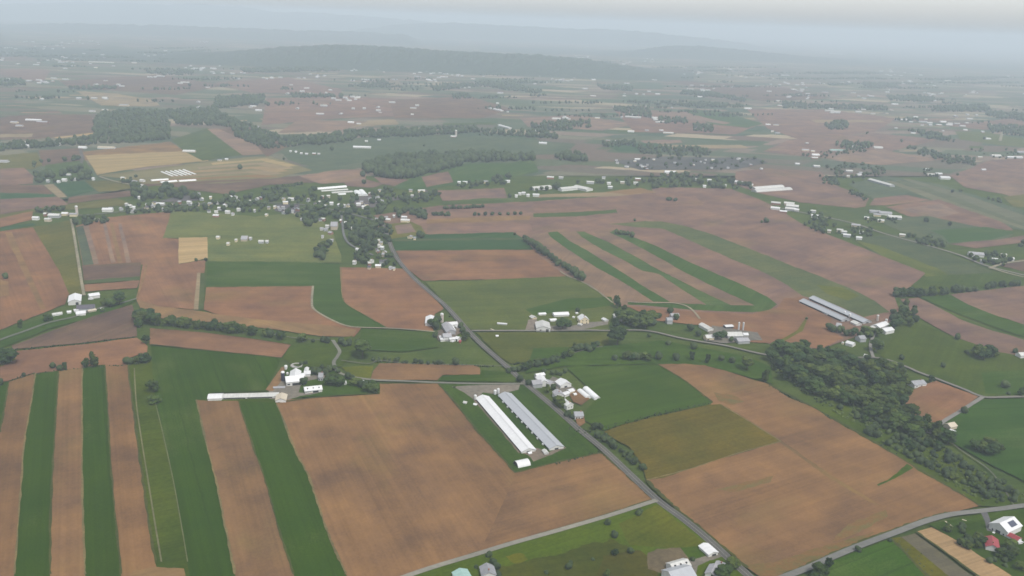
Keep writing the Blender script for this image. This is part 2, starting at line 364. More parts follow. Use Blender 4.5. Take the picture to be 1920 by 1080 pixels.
fld('pasture', GGR, [(1600,445),(1690,440),(1760,470),(1840,500),(1900,530),(1830,540),(1740,515),(1640,478)]); fld('pasture', GY, [(1600,450),(1650,462),(1760,505),(1800,530),(1770,532),(1690,500)])
# left upper
fld('pasture', GO, [(0,292),(70,285),(80,310),(60,318),(0,318)]); fld('soil', BRD, [(72,282),(155,278),(160,300),(80,312)])
fld('pasture', GG, [(85,310),(160,300),(175,330),(160,338),(85,335)])
fld('soil', BRP, [(0,317),(45,315),(62,330),(62,345),(0,348)]); fld('soil', BRD, [(0,347),(80,347),(100,365),(0,364)])
fld('crop', GT, [(0,362),(100,364),(104,370),(0,374)]); fld('soil', BRP, [(0,374),(110,370),(128,384),(75,391),(0,403)])
fld('stubble', GO, [(0,403),(75,391),(220,372),(250,385),(72,398),(0,410)]); fld('soil', BR2, [(0,410),(62,396),(60,413),(0,427)])
fld('crop', GT, [(0,427),(62,419),(68,422),(0,435)]); fld('stubble', TANL, [(82,347),(100,346),(126,370),(110,371)])
fld('crop', GT, [(102,344),(158,340),(178,358),(130,370)]); fld('pasture', GO, [(160,340),(240,339),(248,355),(185,361)])
fld('soil', BRD, [(130,370),(245,358),(262,366),(125,383)])
fld('soil', BRT, [(155,285),(320,266),(345,284),(160,302)]); fld('stubble', (.34,.255,.125), [(160,292),(345,284),(392,302),(275,313),(182,329)])
fld('pasture', GG, [(322,262),(390,240),(430,262),(460,290),(380,302),(345,284)]); fld('soil', PINK, [(388,242),(412,242),(480,270),(495,290),(455,292)])
fld('soil', BRD, [(410,242),(470,240),(540,275),(500,295),(480,272)])
fld('stubble', (.20,.175,.085), [(180,330),(392,303),(480,294),(508,294),(586,320),(542,328),(425,363),(350,352),(280,348),(230,335)])
for i in range(6):
    y0 = 303+i*7.2; x0 = 395-i*26
    fld('stubble', ((.34,.26,.13),TANL,(.30,.22,.12),TANL,BRT,BRD)[i], [(x0,y0+3+i*.8),(500-i*4,y0-6+i*.5),(560-i*9,y0+8-i*2.2),(540-i*12,y0+11-i*2.2),(490-i*8,y0-1.5+i*.5),(x0+4,y0+7+i*.8)])
fld('soil', BRD, [(300,345),(420,345),(560,330),(680,322),(692,345),(590,342),(500,348),(425,365),(355,356)])
fld('soil', PINK, [(560,330),(640,318),(690,318),(684,340),(600,345)]); fld('soil', BRP, [(645,342),(690,338),(720,345),(700,352),(650,350)])
fld('pasture', GG, [(505,350),(570,346),(578,356),(530,372),(495,370)]); fld('soil', BRP, [(700,332),(770,338),(800,350),(740,350),(715,345)])
fld('crop', GM, [(780,330),(870,308),(960,306),(1000,300),(1010,322),(940,340),(850,348),(770,358),(735,352)])
fld('soil', BRP, [(790,332),(840,322),(850,342),(800,352)])
# right of the village
fld('gravel', (.10,.10,.095), [(1150,302),(1250,294),(1420,297),(1440,305),(1380,318),(1200,319)]); fld('gravel', (.13,.12,.125), [(515,384),(562,384),(562,398),(540,402),(515,396)]); fld('gravel', (.15,.14,.14), [(655,372),(700,366),(718,378),(700,390),(660,390)]); fld('gravel', (.13,.125,.13), [(320,372),(345,366),(372,370),(378,376),(330,379),(290,379)]); fld('gravel', (.12,.115,.115), [(725,372),(770,366),(800,356),(806,362),(770,372),(730,378)])
fld('soil', BRP, [(700,405),(812,388),(1000,372),(1240,352),(1370,354),(1440,382),(1512,425),(1590,455),(1735,513),(1700,545),(1676,556),(1690,592),(1640,620),(1540,655),(1450,648),(1300,600),(1150,572),(1030,500),(985,452),(800,442),(760,440)])
fld('soil', BRP, [(820,358),(945,353),(952,373),(830,377)]); fld('crop', GG, [(826,379),(906,372),(1000,372),(1220,352),(1225,362),(1010,378),(905,383),(830,384)])
fld('stubble', TANL, [(1010,366),(1135,361),(1200,354),(1230,361),(1215,369),(1140,369),(1010,371)]); fld('stubble', BRT, [(1135,361),(1200,353),(1232,361),(1180,366)])
fld('crop', GG, [(1000,401),(1090,398),(1155,393),(1160,399),(1080,407),(1000,408)])
fld('soil', BRT, [(800,412),(960,405),(995,406),(992,414),(800,422)]); fld('soil', BRP, [(800,421),(990,413),(1000,436),(800,441)])
fld('pasture', GO, [(722,422),(770,416),(790,425),(800,442),(735,450)]); fld('soil', PINK, [(740,424),(770,420),(780,436),(745,440)])
fld('crop', GT, [(735,449),(800,440),(962,436),(985,450),(1000,469),(742,471)]); fld('pasture', GGR, [(738,449),(985,447),(988,450),(740,453)])
fld('soil', BR2, [(742,471),(1000,469),(1036,500),(1062,520),(960,525),(792,527),(757,500)])
fld('soil', (.222,.146,.098), [(985,452),(1000,440),(1032,436),(1110,475),(1200,535),(1262,568),(1180,572),(1150,572),(1095,531),(1040,495)])
fld('soil', (.222,.146,.098), [(1045,437),(1085,434),(1200,490),(1330,570),(1255,570),(1150,505),(1090,468)]); fld('soil', (.222,.146,.098), [(1110,434),(1150,432),(1260,490),(1420,575),(1370,574),(1240,508),(1160,465)])
fld('crop', (.058,.112,.040), [(1027,437),(1045,435),(1067,452),(1100,470),(1135,492),(1172,515),(1210,540),(1256,567),(1225,567),(1195,547),(1160,525),(1130,509),(1097,490),(1060,465),(1032,445)])
fld('crop', (.066,.112,.050), [(1080,435),(1095,435),(1122,447),(1160,465),(1197,485),(1232,505),(1260,520),(1310,545),(1372,574),(1325,573),(1280,545),(1235,515),(1205,509),(1172,490),(1130,470),(1090,445)])
fld('crop', (.058,.112,.040), [(1143,437),(1155,430),(1185,445),(1230,462),(1272,482),(1322,505),(1385,532),(1438,557),(1457,572),(1440,585),(1410,587),(1295,582),(1222,575),(1176,572),(1178,567),(1260,569),(1340,573),(1415,574),(1385,560),(1335,537),(1275,507),(1222,477),(1175,452)])
fld('pasture', (.108,.128,.070), [(1140,421),(1210,415),(1242,416),(1285,425),(1335,440),(1385,460),(1440,480),(1490,502),(1540,520),(1590,540),(1640,565),(1668,586),(1620,596),(1560,570),(1505,556),(1477,536),(1440,516),(1422,507),(1372,487),(1322,465),(1270,442),(1242,430),(1200,427)])
fld('pasture', GY, [(1530,535),(1580,540),(1612,556),(1590,565),(1550,552)])
fld('soil', BRP, [(1000,380),(1230,362),(1300,365),(1320,385),(1260,398),(1160,405),(1155,393),(1000,400)], ang=((1000,385),(1300,370)))
fld('soil', BR2, [(1176,575),(1300,585),(1410,590),(1457,578),(1470,560),(1505,558),(1560,598),(1552,617),(1582,635),(1540,655),(1455,645),(1400,642),(1320,612),(1230,602)])
fld('pasture', GO, [(1509,600),(1513,601),(1505,622),(1470,641),(1462,640),(1495,620)])
# east side
fld('pasture', GG, [(1690,560),(1730,520),(1900,510),(2000,530),(2000,560)])
fld('soil', BRP, [(1688,562),(1722,559),(1760,578),(1800,600),(1850,618),(1900,632),(1990,660),(1990,680),(1865,661),(1790,633),(1740,606),(1712,590)])
fld('crop', GM, [(1727,559),(1782,554),(1815,572),(1865,592),(1920,610),(1990,635),(1990,655),(1920,633),(1865,615),(1802,592),(1752,571)])
fld('soil', BRP, [(1782,553),(1840,546),(1920,537),(2000,530),(2000,636),(1920,610),(1865,592),(1815,572)])
fld('pasture', GG, [(1650,668),(1690,607),(1720,606),(1790,633),(1865,661),(1990,680),(1990,745),(1842,745),(1800,730),(1755,711),(1702,690),(1665,677)])
fld('crop', GM, [(1840,700),(1990,690),(1990,744),(1900,742),(1848,740)])
# middle left
fld('soil', BR2, [(0,435),(62,427),(85,465),(112,510),(130,552),(122,572),(82,588),(0,620)], ang=((10,437),(77,582)))
fld('soil', BRT, [(9,437),(22,436),(55,510),(86,580),(77,582),(42,510)]); fld('soil', BRT, [(0,525),(16,530),(18,556),(0,558)], ang=((10,437),(77,582)))
fld('pasture', GO, [(62,427),(130,414),(135,430),(148,510),(156,554),(130,553),(112,510),(85,465)])
fld('soil', BR2, [(142,425),(205,408),(320,398),(310,447),(337,449),(335,497),(386,488),(383,520),(362,582),(300,576),(257,563),(262,530),(268,497),(155,500)], ang=((210,410),(250,492)))
fld('soil', GGR, [(142,427),(156,424),(176,497),(156,499)]); fld('soil', PINK, [(156,424),(165,422),(186,496),(176,497)])
for a in (193,206,222): fld('soil', PINK if a != 206 else BRT, [(a,420),(a+6,420),(a+24,493),(a+15,494)])
fld('soil', BRD, [(153,499),(265,493),(262,521),(157,527)]); fld('crop', GGR, [(157,527),(262,520),(263,526),(158,534)]); fld('soil', BR2, [(158,535),(262,527),(257,541),(190,546),(160,548)])
fld('stubble', (.43,.305,.15), [(335,447),(389,444),(390,486),(335,496)])
fld('pasture', (.125,.150,.066), [(322,396),(400,400),(480,407),(562,400),(600,410),(625,440),(640,480),(640,494),(590,494),(390,491),(389,446),(305,448)], ang=((322,396),(562,400)))
fld('crop', GM, [(389,491),(590,493),(637,496),(640,550),(648,571),(680,590),(726,616),(676,617),(650,614),(620,600),(592,584),(585,572),(587,538),(387,540)])
fld('soil', BR2, [(637,502),(757,505),(780,529),(805,552),(832,580),(815,590),(812,622),(726,616),(680,590),(648,570),(641,550)], ang=((641,520),(760,520)))
fld('soil', BR2, [(387,540),(587,538),(585,572),(592,584),(620,600),(650,614),(677,617),(664,633),(620,631),(540,613),(480,606),(430,598),(382,582)])
fld('soil', BRT, [(255,562),(300,576),(362,583),(410,591),(480,600),(620,612),(668,620),(662,633),(600,632),(535,622),(470,614),(410,606),(300,598),(268,590)])
fld('stubble', TANL, [(370,513),(376,513),(372,582),(363,582)], jit=.2); fld('pasture', GGR, [(376,513),(384,513),(381,582),(372,582)], jit=.2)
fld('pasture', GM, [(0,622),(88,596),(140,585),(200,578),(250,556),(256,565),(200,590),(92,618),(20,648),(0,655)])
fld('soil', BRD, [(22,650),(87,626),(175,594),(248,573),(256,602),(257,632),(150,645),(25,657)]); fld('soil', BR2, [(0,672),(28,660),(150,648),(257,635),(277,651),(276,662),(236,674),(238,685),(190,690),(150,693),(60,702),(15,716),(0,718)], ang=((25,657),(257,633)))
fld('pasture', GO, [(0,668),(28,660),(30,676),(0,690)])
fld('soil', BR2, [(281,617),(390,626),(480,637),(546,648),(528,672),(390,659),(281,648)])
# striped fields in front
fld('pasture', GG, [(240,686),(285,680),(400,740),(560,752),(760,1180),(260,1180)])
fld('crop', GD, [(283,650),(390,660),(526,674),(520,692),(498,735),(392,738),(390,750),(368,752),(385,825),(406,908),(424,997),(441,1080),(460,1170),(372,1170),(351,1053),(341,991),(326,908),(308,825),(292,760),(288,720)], ang=((292,760),(351,1053)))
fld('crop', GD, [(-80,735),(17,718),(8,770),(0,813),(-40,1050),(-160,1180),(-300,1180)])
fld('soil', BR, [(17,718),(67,702),(58,760),(46,834),(38.5,932),(27,1080),(20,1180),(-90,1180),(-30,1000),(0,813),(8,770)], ang=((58,760),(27,1080)))
fld('crop', GD, [(67,702),(110,697),(106,760),(101,849),(96,953),(94,1080),(92,1180),(20,1180),(27,1080),(38.5,932),(46,834),(58,760)], ang=((106,760),(94,1080)))
fld('soil', BR, [(110,697),(155,691),(154,760),(154,878),(156.5,982),(160,1080),(163,1180),(92,1180),(94,1080),(96,953),(101,849),(106,760)], ang=((154,760),(160,1080)))
fld('crop', GD, [(155,691),(197,686),(201.5,760),(207.5,864),(216,967),(227,1080),(238,1180),(163,1180),(160,1080),(156.5,982),(154,878),(154,760)], ang=((201,760),(227,1080)))
fld('soil', BR, [(197,686),(240,686),(249,760),(261,849),(274,944),(292,1060),(312,1180),(238,1180),(227,1080),(216,967),(207.5,864),(201.5,760)], ang=((249,760),(292,1060)))
fld('soil', BR, [(368,752),(447,754),(474,837),(501,914),(522,991),(551,1080),(584,1180),(460,1170),(441,1080),(424,997),(406,908),(385,825)], ang=((447,754),(551,1080)))
fld('crop', GD, [(447,754),(518,757),(551,840),(581,902),(604.5,973),(625,1027),(649,1080),(694,1180),(584,1180),(551,1080),(522,991),(501,914),(474,837)], ang=((518,757),(649,1080)))
strip('field_track','track','pale wheel track along the dull green strip beside the brown stripe', [(252,692),(256,760),(266,830),(279,910),(291,985),(303,1056)], 0.9, (.19,.18,.10), 'gravel')
strip('field_track','track','pale wheel track along the edge of the deep green crop', [(291,755),(308,825),(326,908),(341,991),(352,1056)], 0.6, (.16,.17,.09), 'gravel')
fld('soil', BRT, [(250,1074),(290,1066),(345,1069),(348,1082),(352,1170),(300,1170),(240,1090)])
# big brown field and the poultry plot
fld('soil', BR, [(519,757),(550,748),(620,744),(712,740),(712,721),(822,721),(856,760),(892,807),(925,843),(966,889),(1049,868),(1127,851),(1150,870),(1185,902),(1227,940),(1138,970),(1049,996),(960,1021),(895,1040),(776,1076),(690,1110),(662,1108),(649,1080),(625,1027),(604.5,973),(581,902),(551,840)], ang=((551,840),(649,1080)))
fld('soil', BR, [(966,890),(1049,869),(1126,852),(1150,871),(1185,903),(1226,940),(1138,969),(1049,995),(960,1020),(900,1037),(925,985),(950,930)], ang=((900,1037),(1227,940)))
fld('pasture', GM, [(600,745),(712,741),(712,720),(690,716),(640,700),(560,690),(540,690),(520,735),(525,752)])
fld('pasture', (.044,.088,.034), [(822,722),(856,760),(892,807),(925,843),(966,889),(1049,867),(1125,850),(1042,770),(985,724),(900,722)], ang=((900,740),(1000,850)))
fld('gravel', GRV, [(846,727),(900,724),(975,723),(972,733),(952,738),(936,742),(905,738),(893,752),(884,748),(870,738)])
fld('gravel', (.21,.17,.13), [(884,748),(893,752),(975,848),(1004,842),(1030,850),(1056,838),(1062,842),(1000,868),(990,856),(972,852)], jit=.7)
fld('soil', BR, [(712,683),(890,687),(900,692),(900,704),(830,705),(820,715),(695,713),(700,697)]); fld('crop', GD, [(830,706),(900,704),(904,696),(975,702),(976,719),(822,716)])
fld('crop', GM, [(680,618),(812,625),(822,652),(762,661),(665,658)]); fld('pasture', GG, [(545,650),(660,632),(668,660),(640,690),(560,690),(530,676)])
fld('pasture', GY, [(640,690),(700,688),(695,713),(655,706)])
fld('gravel', GRV, [(505,730),(528,712),(600,704),(640,705),(640,708),(600,712),(566,718),(560,738),(600,738),(570,744),(535,752),(505,750)], jit=.8)
fld('gravel', BRT, [(498,733),(528,690),(534,690),(532,712),(512,735)], jit=.7)
# middle and right
fld('pasture', (.100,.128,.060), [(797,530),(880,527),(1062,520),(1095,531),(1145,567),(1152,575),(1140,620),(885,622),(860,598),(830,565)]); fld('crop', GM, [(1062,562),(1146,558),(1152,574),(1000,592),(985,582)])
fld('pasture', (.098,.112,.050), [(892,625),(1140,624),(1142,646),(1090,662),(1020,677),(958,684),(938,672)]); fld('pasture', GM, [(1000,655),(1140,650),(1240,640),(1400,670),(1445,690),(1450,722),(1322,687),(1232,684),(1060,688),(985,702)])
fld('gravel', (.20,.17,.14), [(990,602),(1006,598),(1010,622),(985,620)], jit=.8); fld('gravel', (.22,.20,.17), [(1010,614),(1075,612),(1102,606),(1140,604),(1140,610),(1100,618),(1010,623)], jit=.8)
fld('gravel', (.18,.15,.12), [(838,604),(866,606),(866,624),(842,640),(822,640),(815,624),(830,618)], jit=.8); fld('gravel', GRV, [(1335,612),(1420,625),(1430,640),(1350,645),(1320,640)], jit=.8)
fld('gravel', (.20,.15,.11), [(1595,602),(1650,600),(1640,618),(1600,610)], jit=.8); fld('stubble', LANE, [(1455,644),(1500,649),(1524,655),(1500,654),(1455,647)])
fld('crop', (.052,.098,.030), [(1060,690),(1232,685),(1285,717),(1336,757),(1330,761),(1227,780),(1132,809),(1095,790),(1100,770),(1122,748),(1085,712)], ang=((1122,748),(1285,717)))
fld('soil', BR, [(1064,735),(1085,733),(1106,750),(1090,762),(1075,756)]); fld('gravel', GRV, [(1036,708),(1066,722),(1080,732),(1060,742),(1040,728),(1022,722)], jit=.7); fld('gravel', BR, [(1078,784),(1095,783),(1097,795),(1085,803)])
fld('soil', BR, [(1232,685),(1285,684),(1322,687),(1360,697),(1397,709),(1440,722),(1477,747),(1522,765),(1558,787),(1618,819),(1671,849),(1707,873),(1727,887),(1766,908),(1807,929),(1838,951),(1781,964),(1730,978),(1677,997),(1618,1018),(1564,1041),(1517,1062),(1440,1095),(1401,1068),(1324,1003),(1280,967),(1244,935),(1212,904),(1464,830),(1350,760),(1330,761),(1336,757),(1285,717)], ang=((1212,904),(1464,830)))
fld('soil', (.20,.125,.055), [(1352,760),(1362,765),(1470,832),(1560,895),(1650,950),(1640,950),(1550,896),(1462,832)], jit=.8)
fld('weeds', (.12,.125,.05), [(1338,738),(1372,742),(1395,755),(1370,762),(1345,752)], jit=1.6)
fld('pasture', GM, [(1700,872),(1712,880),(1690,893),(1660,908),(1646,914),(1644,911),(1670,898)], jit=.7)
fld('weeds', (.150,.140,.055), [(1590,985),(1660,958),(1664,970),(1600,1005),(1560,1020)], jit=1.5); fld('weeds', (.15,.135,.055), [(1340,922),(1400,905),(1450,895),(1445,906),(1380,925)], jit=1.5)
fld('weeds', (.125,.12,.045), [(1395,1062),(1450,1058),(1560,1022),(1640,1000),(1618,1018),(1564,1041),(1517,1062),(1440,1095)], jit=1.2)
fld('pasture', (.128,.108,.056), [(1132,812),(1167,799),(1227,784),(1295,769),(1330,761),(1352,760),(1464,830),(1375,855),(1286,884),(1244,899),(1212,903),(1203,873),(1179,840),(1156,828)], ang=((1212,904),(1464,830)))
fld('pasture', (.074,.108,.036), [(1520,764),(1560,752),(1640,788),(1760,838),(1850,895),(1918,932),(1905,952),(1840,952),(1807,930),(1727,888),(1671,850),(1558,788)], jit=1)
fld('soil', BR2, [(1690,745),(1727,725),(1755,716),(1800,733),(1834,746),(1815,760),(1790,778),(1752,800),(1725,790),(1700,765)])
fld('crop', (.042,.092,.034), [(1842,752),(1920,749),(2100,748),(2150,930),(1960,940),(1920,905),(1850,870),(1790,835),(1760,806),(1796,778)])
# bottom
fld('pasture', GB, [(776,1079),(895,1043),(960,1024),(1049,999),(1138,973),(1232,945),(1324,1015),(1400,1080),(1480,1180),(500,1180)])
fld('pasture', GY, [(1160,985),(1232,950),(1320,1020),(1310,1040),(1240,1030),(1180,1025)], jit=1); fld('pasture', (.072,.082,.036), [(905,1070),(960,1062),(1060,1040),(1110,1020),(1150,1015),(1180,1030),(1215,1050),(1235,1180),(900,1180)], jit=2.5); fld('pasture', (.135,.14,.03), [(948,1046),(975,1040),(990,1052),(965,1060)], jit=2); fld('pasture', (.085,.082,.045), [(1130,1045),(1200,1035),(1230,1060),(1235,1180),(1100,1180),(1120,1080)], jit=1.5)
fld('gravel', (.145,.115,.07), [(1214,1040),(1232,1032),(1280,1030),(1298,1042),(1290,1056),(1262,1060),(1240,1078),(1215,1070)], jit=1.0); fld('pasture', GM, [(1275,1030),(1312,1026),(1335,1044),(1315,1054),(1298,1058),(1288,1046)], jit=.6)
fld('gravel', GRV, [(1288,1056),(1330,1044),(1350,1040),(1356,1046),(1330,1054),(1308,1064),(1304,1085),(1330,1180),(1290,1180),(1296,1080)], jit=.6)
fld('crop', (.045,.100,.028), [(1564,1054),(1618,1032),(1670,1014),(1730,1078),(1790,1180),(1480,1180),(1510,1085)])
fld('soil', (.12,.11,.075), [(1672,1014),(1715,1003),(1830,1090),(1900,1180),(1800,1180),(1740,1085)]); fld('pasture', GO, [(1672,1012),(1690,1010),(1780,1085),(1860,1180),(1790,1180),(1735,1085)])
fld('stubble', (.36,.235,.12), [(1718,1000),(1746,992),(1790,1015),(1840,1045),(1892,1080),(2020,1180),(1920,1180),(1822,1075)])
fld('pasture', (.050,.088,.030), [(1740,986),(1840,966),(1920,956),(2080,950),(2200,1180),(2030,1180),(1892,1080),(1790,1015)]); fld('gravel', (.13,.13,.135), [(1838,964),(1850,963),(1856,978),(1860,1000),(1850,998),(1846,980)], jit=.6)
# ragged weedy margins between the nearer fields
def margin(pts, w, col):
    c = catmull(pts, 10); P3 = [G(*p) for p in c]; z = nextz()+0.012; vs = []; k = 1.0
    for i, p in enumerate(P3):
        a = P3[max(i-1, 0)]; b = P3[min(i+1, len(P3)-1)]; d = b-a; d.z = 0; d.normalize(); n = Vector((-d.y, d.x, 0))
        vs += [p+n*w*random.uniform(.15, .85), p-n*w*random.uniform(.15, .85)]
    o = mesh_obj('field_margin', [(v.x, v.y, z) for v in vs], [(2*i, 2*i+1, 2*i+3, 2*i+2) for i in range(len(P3)-1)], [M['pasture']]); o.color = (*[q*ALB for q in col], 1)
    if o.data.polygons[0].normal.z < 0: o.data.flip_normals()
    mid = pts[len(pts)//2]; tag(o, uniq('ragged weedy margin '+near(*mid)), 'margin', kind='structure')
MG, MP = (.075,.085,.028), (.19,.155,.075)
for pts, w, c_ in (([(17,718),(8,770),(0,813)],1.3,MG),([(67,702),(58,760),(46,834),(38.5,932),(27,1080)],1.2,MP),([(110,697),(106,760),(101,849),(96,953),(94,1080)],1.3,MG),([(155,691),(154,760),(154,878),(156.5,982),(160,1080)],1.2,MP),([(197,686),(201.5,760),(207.5,864),(216,967),(227,1080)],1.2,MG),([(240,686),(249,760),(261,849),(274,944),(292,1060)],1.6,MG),
 ([(368,752),(385,825),(406,908),(424,997),(441,1080)],1.3,MP),([(447,754),(474,837),(501,914),(522,991),(551,1080)],1.2,MG),([(518,757),(551,840),(581,902),(604.5,973),(625,1027),(649,1080)],1.5,MP),([(822,722),(856,760),(892,807),(925,843),(966,889)],1.8,MG),([(966,889),(1049,868),(1127,851)],1.6,MG),([(776,1076),(895,1039),(960,1019),(1049,994),(1138,967),(1225,939)],1.6,MG),
 ([(1127,851),(1150,870),(1185,902),(1227,940)],2.2,MG),([(1212,904),(1244,935),(1280,967),(1324,1003),(1401,1068)],2.8,MG),([(1212,903),(1286,884),(1375,855),(1464,830)],1.0,MP),([(1464,830),(1400,790),(1350,760)],1.2,MP),([(1232,685),(1285,717),(1336,757)],1.5,MG),([(1440,1094),(1517,1061),(1564,1040),(1618,1017),(1677,996),(1730,977),(1781,963)],2.2,MG),([(1440,722),(1522,765),(1618,819),(1707,873),(1766,908),(1838,951)],2.6,MG),
 ([(712,721),(822,721)],1.6,MG),([(520,757),(620,745),(712,740)],2.0,MG),([(640,503),(641,550),(648,570),(680,590),(726,616)],1.0,MP),([(390,540),(480,539),(587,538)],1.0,MP),([(283,648),(390,659),(526,673)],1.6,MG),([(281,617),(390,626),(546,648)],2.0,MG),([(1718,1000),(1822,1075),(1900,1130)],1.6,MG),([(1672,1014),(1740,1085)],2.2,MG)):
    margin(pts, w, c_)
# creek
for pts, w in (([(640,678),(690,684),(712,678),(760,683),(850,686),(940,688)],2.2),([(960,700),(1000,684),(1060,668),(1110,655),(1130,652)],2.6),([(500,627),(530,632),(565,637),(620,640)],2.4),([(1905,958),(1860,890),(1800,846),(1760,812)],2.0)):
    strip('creek','creek','narrow pale creek winding between its bushes '+near(*pts[1]), pts, w*.6, (.15,.15,.12), 'gravel')
# roads
strip('road','road','straight grey country road running from the village down to the bottom edge', [(716,417),(724,437),(732,460),(742,482),(757,502),(780,527),(805,549),(835,575),(860,602),(880,625),(905,650),(930,672),(950,689),(968,706),(988,724),(1010,742),(1042,769),(1087,809),(1132,846),(1185,896),(1233,941),(1280,976),(1324,1012),(1372,1056),(1410,1090),(1500,1180)], 6.2, ASP, edge=True)
strip('road','road','narrow grey lane leaving the main road beneath the big brown field', [(1231,941),(1185,956),(1138,971),(1049,997),(960,1022),(895,1042),(776,1079),(600,1145)], 4.2, (.27,.26,.22))
strip('road','road','grey road curving past the barn with the solar panel', [(1380,1130),(1440,1098),(1517,1067),(1564,1046),(1618,1024),(1677,1002),(1730,982),(1781,968),(1840,961),(1884,956),(1920,951),(2050,940)], 5.2, (.20,.20,.185))
strip('road','road','east lane passing the farm with the yellow gable toward the dark wood', [(884,622),(960,622),(1035,622),(1100,621),(1142,622),(1190,621),(1225,624),(1272,635),(1310,642),(1360,650),(1435,667),(1520,676),(1590,674),(1630,672),(1665,677),(1702,691),(1722,700),(1755,712),(1802,730),(1842,746),(1877,747),(1920,746),(2050,746)], 3.9, (.21,.20,.175))
strip('road','road','short lane forking toward the house at the edge of the wood', [(1842,747),(1820,761),(1796,776),(1770,792),(1752,806),(1740,815)], 4.0, (.24,.23,.21))
strip('lane','lane','farm lane between the white barn with the dark silo and the main road', [(624,640),(632,652),(637,662),(632,672),(626,684),(640,703),(692,714),(760,717),(822,720),(900,722),(985,722)], 3.6, (.20,.20,.165))
strip('lane','lane','pale straight lane leading down to the left farm', [(133,412),(137,430),(142,460),(150,510),(155,540),(158,556)], 3.4, LANE, 'gravel')
strip('lane','lane','pale track curling round the blue green crop to the roadside farm', [(587,538),(585,565),(589,582),(620,601),(650,613),(678,616),(740,618),(815,624)], 2.6, LANE, 'gravel')
strip('lane','lane','pale track along the young hedge down to the yellow gabled farm', [(1050,510),(1062,518),(1095,532),(1120,547),(1149,570)], 2.4, LANE, 'gravel')
strip('lane','lane','curved pale track along the foot of the green strips', [(1177,568),(1222,570),(1260,570),(1285,575),(1300,585),(1312,600)], 2.6, LANE, 'gravel')
strip('lane','lane','brown track running diagonally between the left brown fields', [(275,497),(270,522),(262,545),(257,562)], 2.6, BRT, 'gravel')
strip('lane','lane','lane from the east road up to the white barn beside the thicket', [(1637,672),(1632,655),(1634,640),(1642,622)], 3.4, (.24,.23,.21))
strip('road','road','eastern lane running past the many low sheds to the right edge', [(1465,392),(1530,405),(1600,420),(1660,440),(1740,462),(1800,480),(1850,500),(1930,520)], 4.6, (.27,.25,.23))
strip('road','road','pale road beside the farm by the east edge', [(1855,505),(1880,496),(1930,489)], 5, LANE); strip('road','road','pale road forking along the field at the east edge', [(1858,504),(1890,514),(1940,526)], 4.6, LANE)
strip('road','road','village street running along the western houses', [(72,398),(140,405),(230,398),(300,387),(390,384),(480,382),(560,384),(640,398),(716,418)], 4.6, (.17,.17,.165))
strip('road','road','village lane past the pinkish hall', [(640,398),(642,420),(646,445),(660,462),(700,480)], 3.6, (.17,.175,.175))
strip('road','road','far road through the hamlet at the right', [(1875,265),(1880,248),(1890,235)], 9, LANE); strip('road','road','grey lane by the small grove farm', [(152,312),(154,295),(150,280)], 6, ASP)
strip('lane','lane','grey farm lane from the grove farm to the white crop tunnels', [(186,332),(215,341),(260,350)], 5, LANE)
strip('road','road','left road curving below the farm at the end of the pale lane', [(-60,668),(0,640),(50,622),(92,607),(140,596),(190,579),(232,569),(256,562)], 4.2, (.15,.16,.12))

# ------------------------------------------------------------------ hills
def hnoise(x, y):
    return sum(math.sin(x*a+y*b+p)*w for a,b,p,w in ((.0021,.0013,1,.5),(.0047,-.0031,2.2,.28),(.0093,.0071,.7,.16),(.021,-.017,4,.09)))
def hill(name, label, prof, y0, depth, col, nx=120, ny=14, rough=8.0):
    """prof: (pixel x, pixel y of crest); crest stands at ground distance y0"""
    vs, fs = [], []
    xs = np.linspace(prof[0][0], prof[-1][0], nx)
    for i, x in enumerate(xs):
        yc = np.interp(x, [p[0] for p in prof], [p[1] for p in prof])
        d = (x-960)*right+(540-yc)*up+F*fwd; t = y0/d[1]; Hc = max(CAM_H+t*d[2], 0.5); X = t*d[0]
        for j in range(ny):
            v = j/(ny-1); yy = y0+(v-0.45)*depth; k = max(0, math.sin(math.pi*v))**1.1
            z = Hc*k + (hnoise(X, yy)*0.10*Hc + random.uniform(-1, 1)*rough*min(1, Hc/60))*k - 0.3*(j in (0, ny-1))
            vs.append((X*(yy/y0), yy, max(z, 0.0)-0.3*(j in (0, ny-1))))
    for i in range(nx-1):
        for j in range(ny-1): a = i*ny+j; fs.append((a, a+ny, a+ny+1, a+1))
    o = mesh_obj(name, vs, fs, [M['mass']], smooth=False); o.color = (*col, 1)
    tag(o, label, 'hill', kind='structure'); return o
hill('hill','dark wooded ridge crossing the middle of the hazy distance', [(-400,132),(-150,112),(0,106),(250,108),(430,99),(520,90),(640,87),(740,92),(860,98),(920,102),(1000,104),(1100,112),(1240,136),(1300,160)], 6400, 1700, (.026,.042,.026), 240, 22, 9)
hill('hill','lower wooded hill behind the right end of the dark ridge', [(900,150),(980,112),(1050,101),(1180,96),(1240,88),(1310,87),(1400,95),(1500,106),(1650,118),(1800,136),(1900,160)], 10800, 2400, (.026,.042,.026), 160, 14, 9)
hill('hill','long faint hill fading into haze at the upper left', [(-700,40),(-500,16),(0,7),(200,4),(380,9),(520,20),(640,28),(760,36),(860,46),(960,60),(1000,80)], 21000, 5000, (.03,.045,.03), 140, 12, 20)
hill('hill','faint low hill in front of the far left hills', [(-600,80),(-300,58),(-100,50),(150,44),(400,52),(600,58),(760,66),(800,84),(860,100)], 12500, 3000, (.03,.045,.03), 140, 12, 14)
hill('hill','very faint far ridge at the centre of the horizon', [(560,80),(640,60),(760,44),(900,46),(1050,52),(1200,60),(1350,74),(1450,92),(1500,110)], 16500, 3000, (.03,.045,.03), 100, 12, 14)

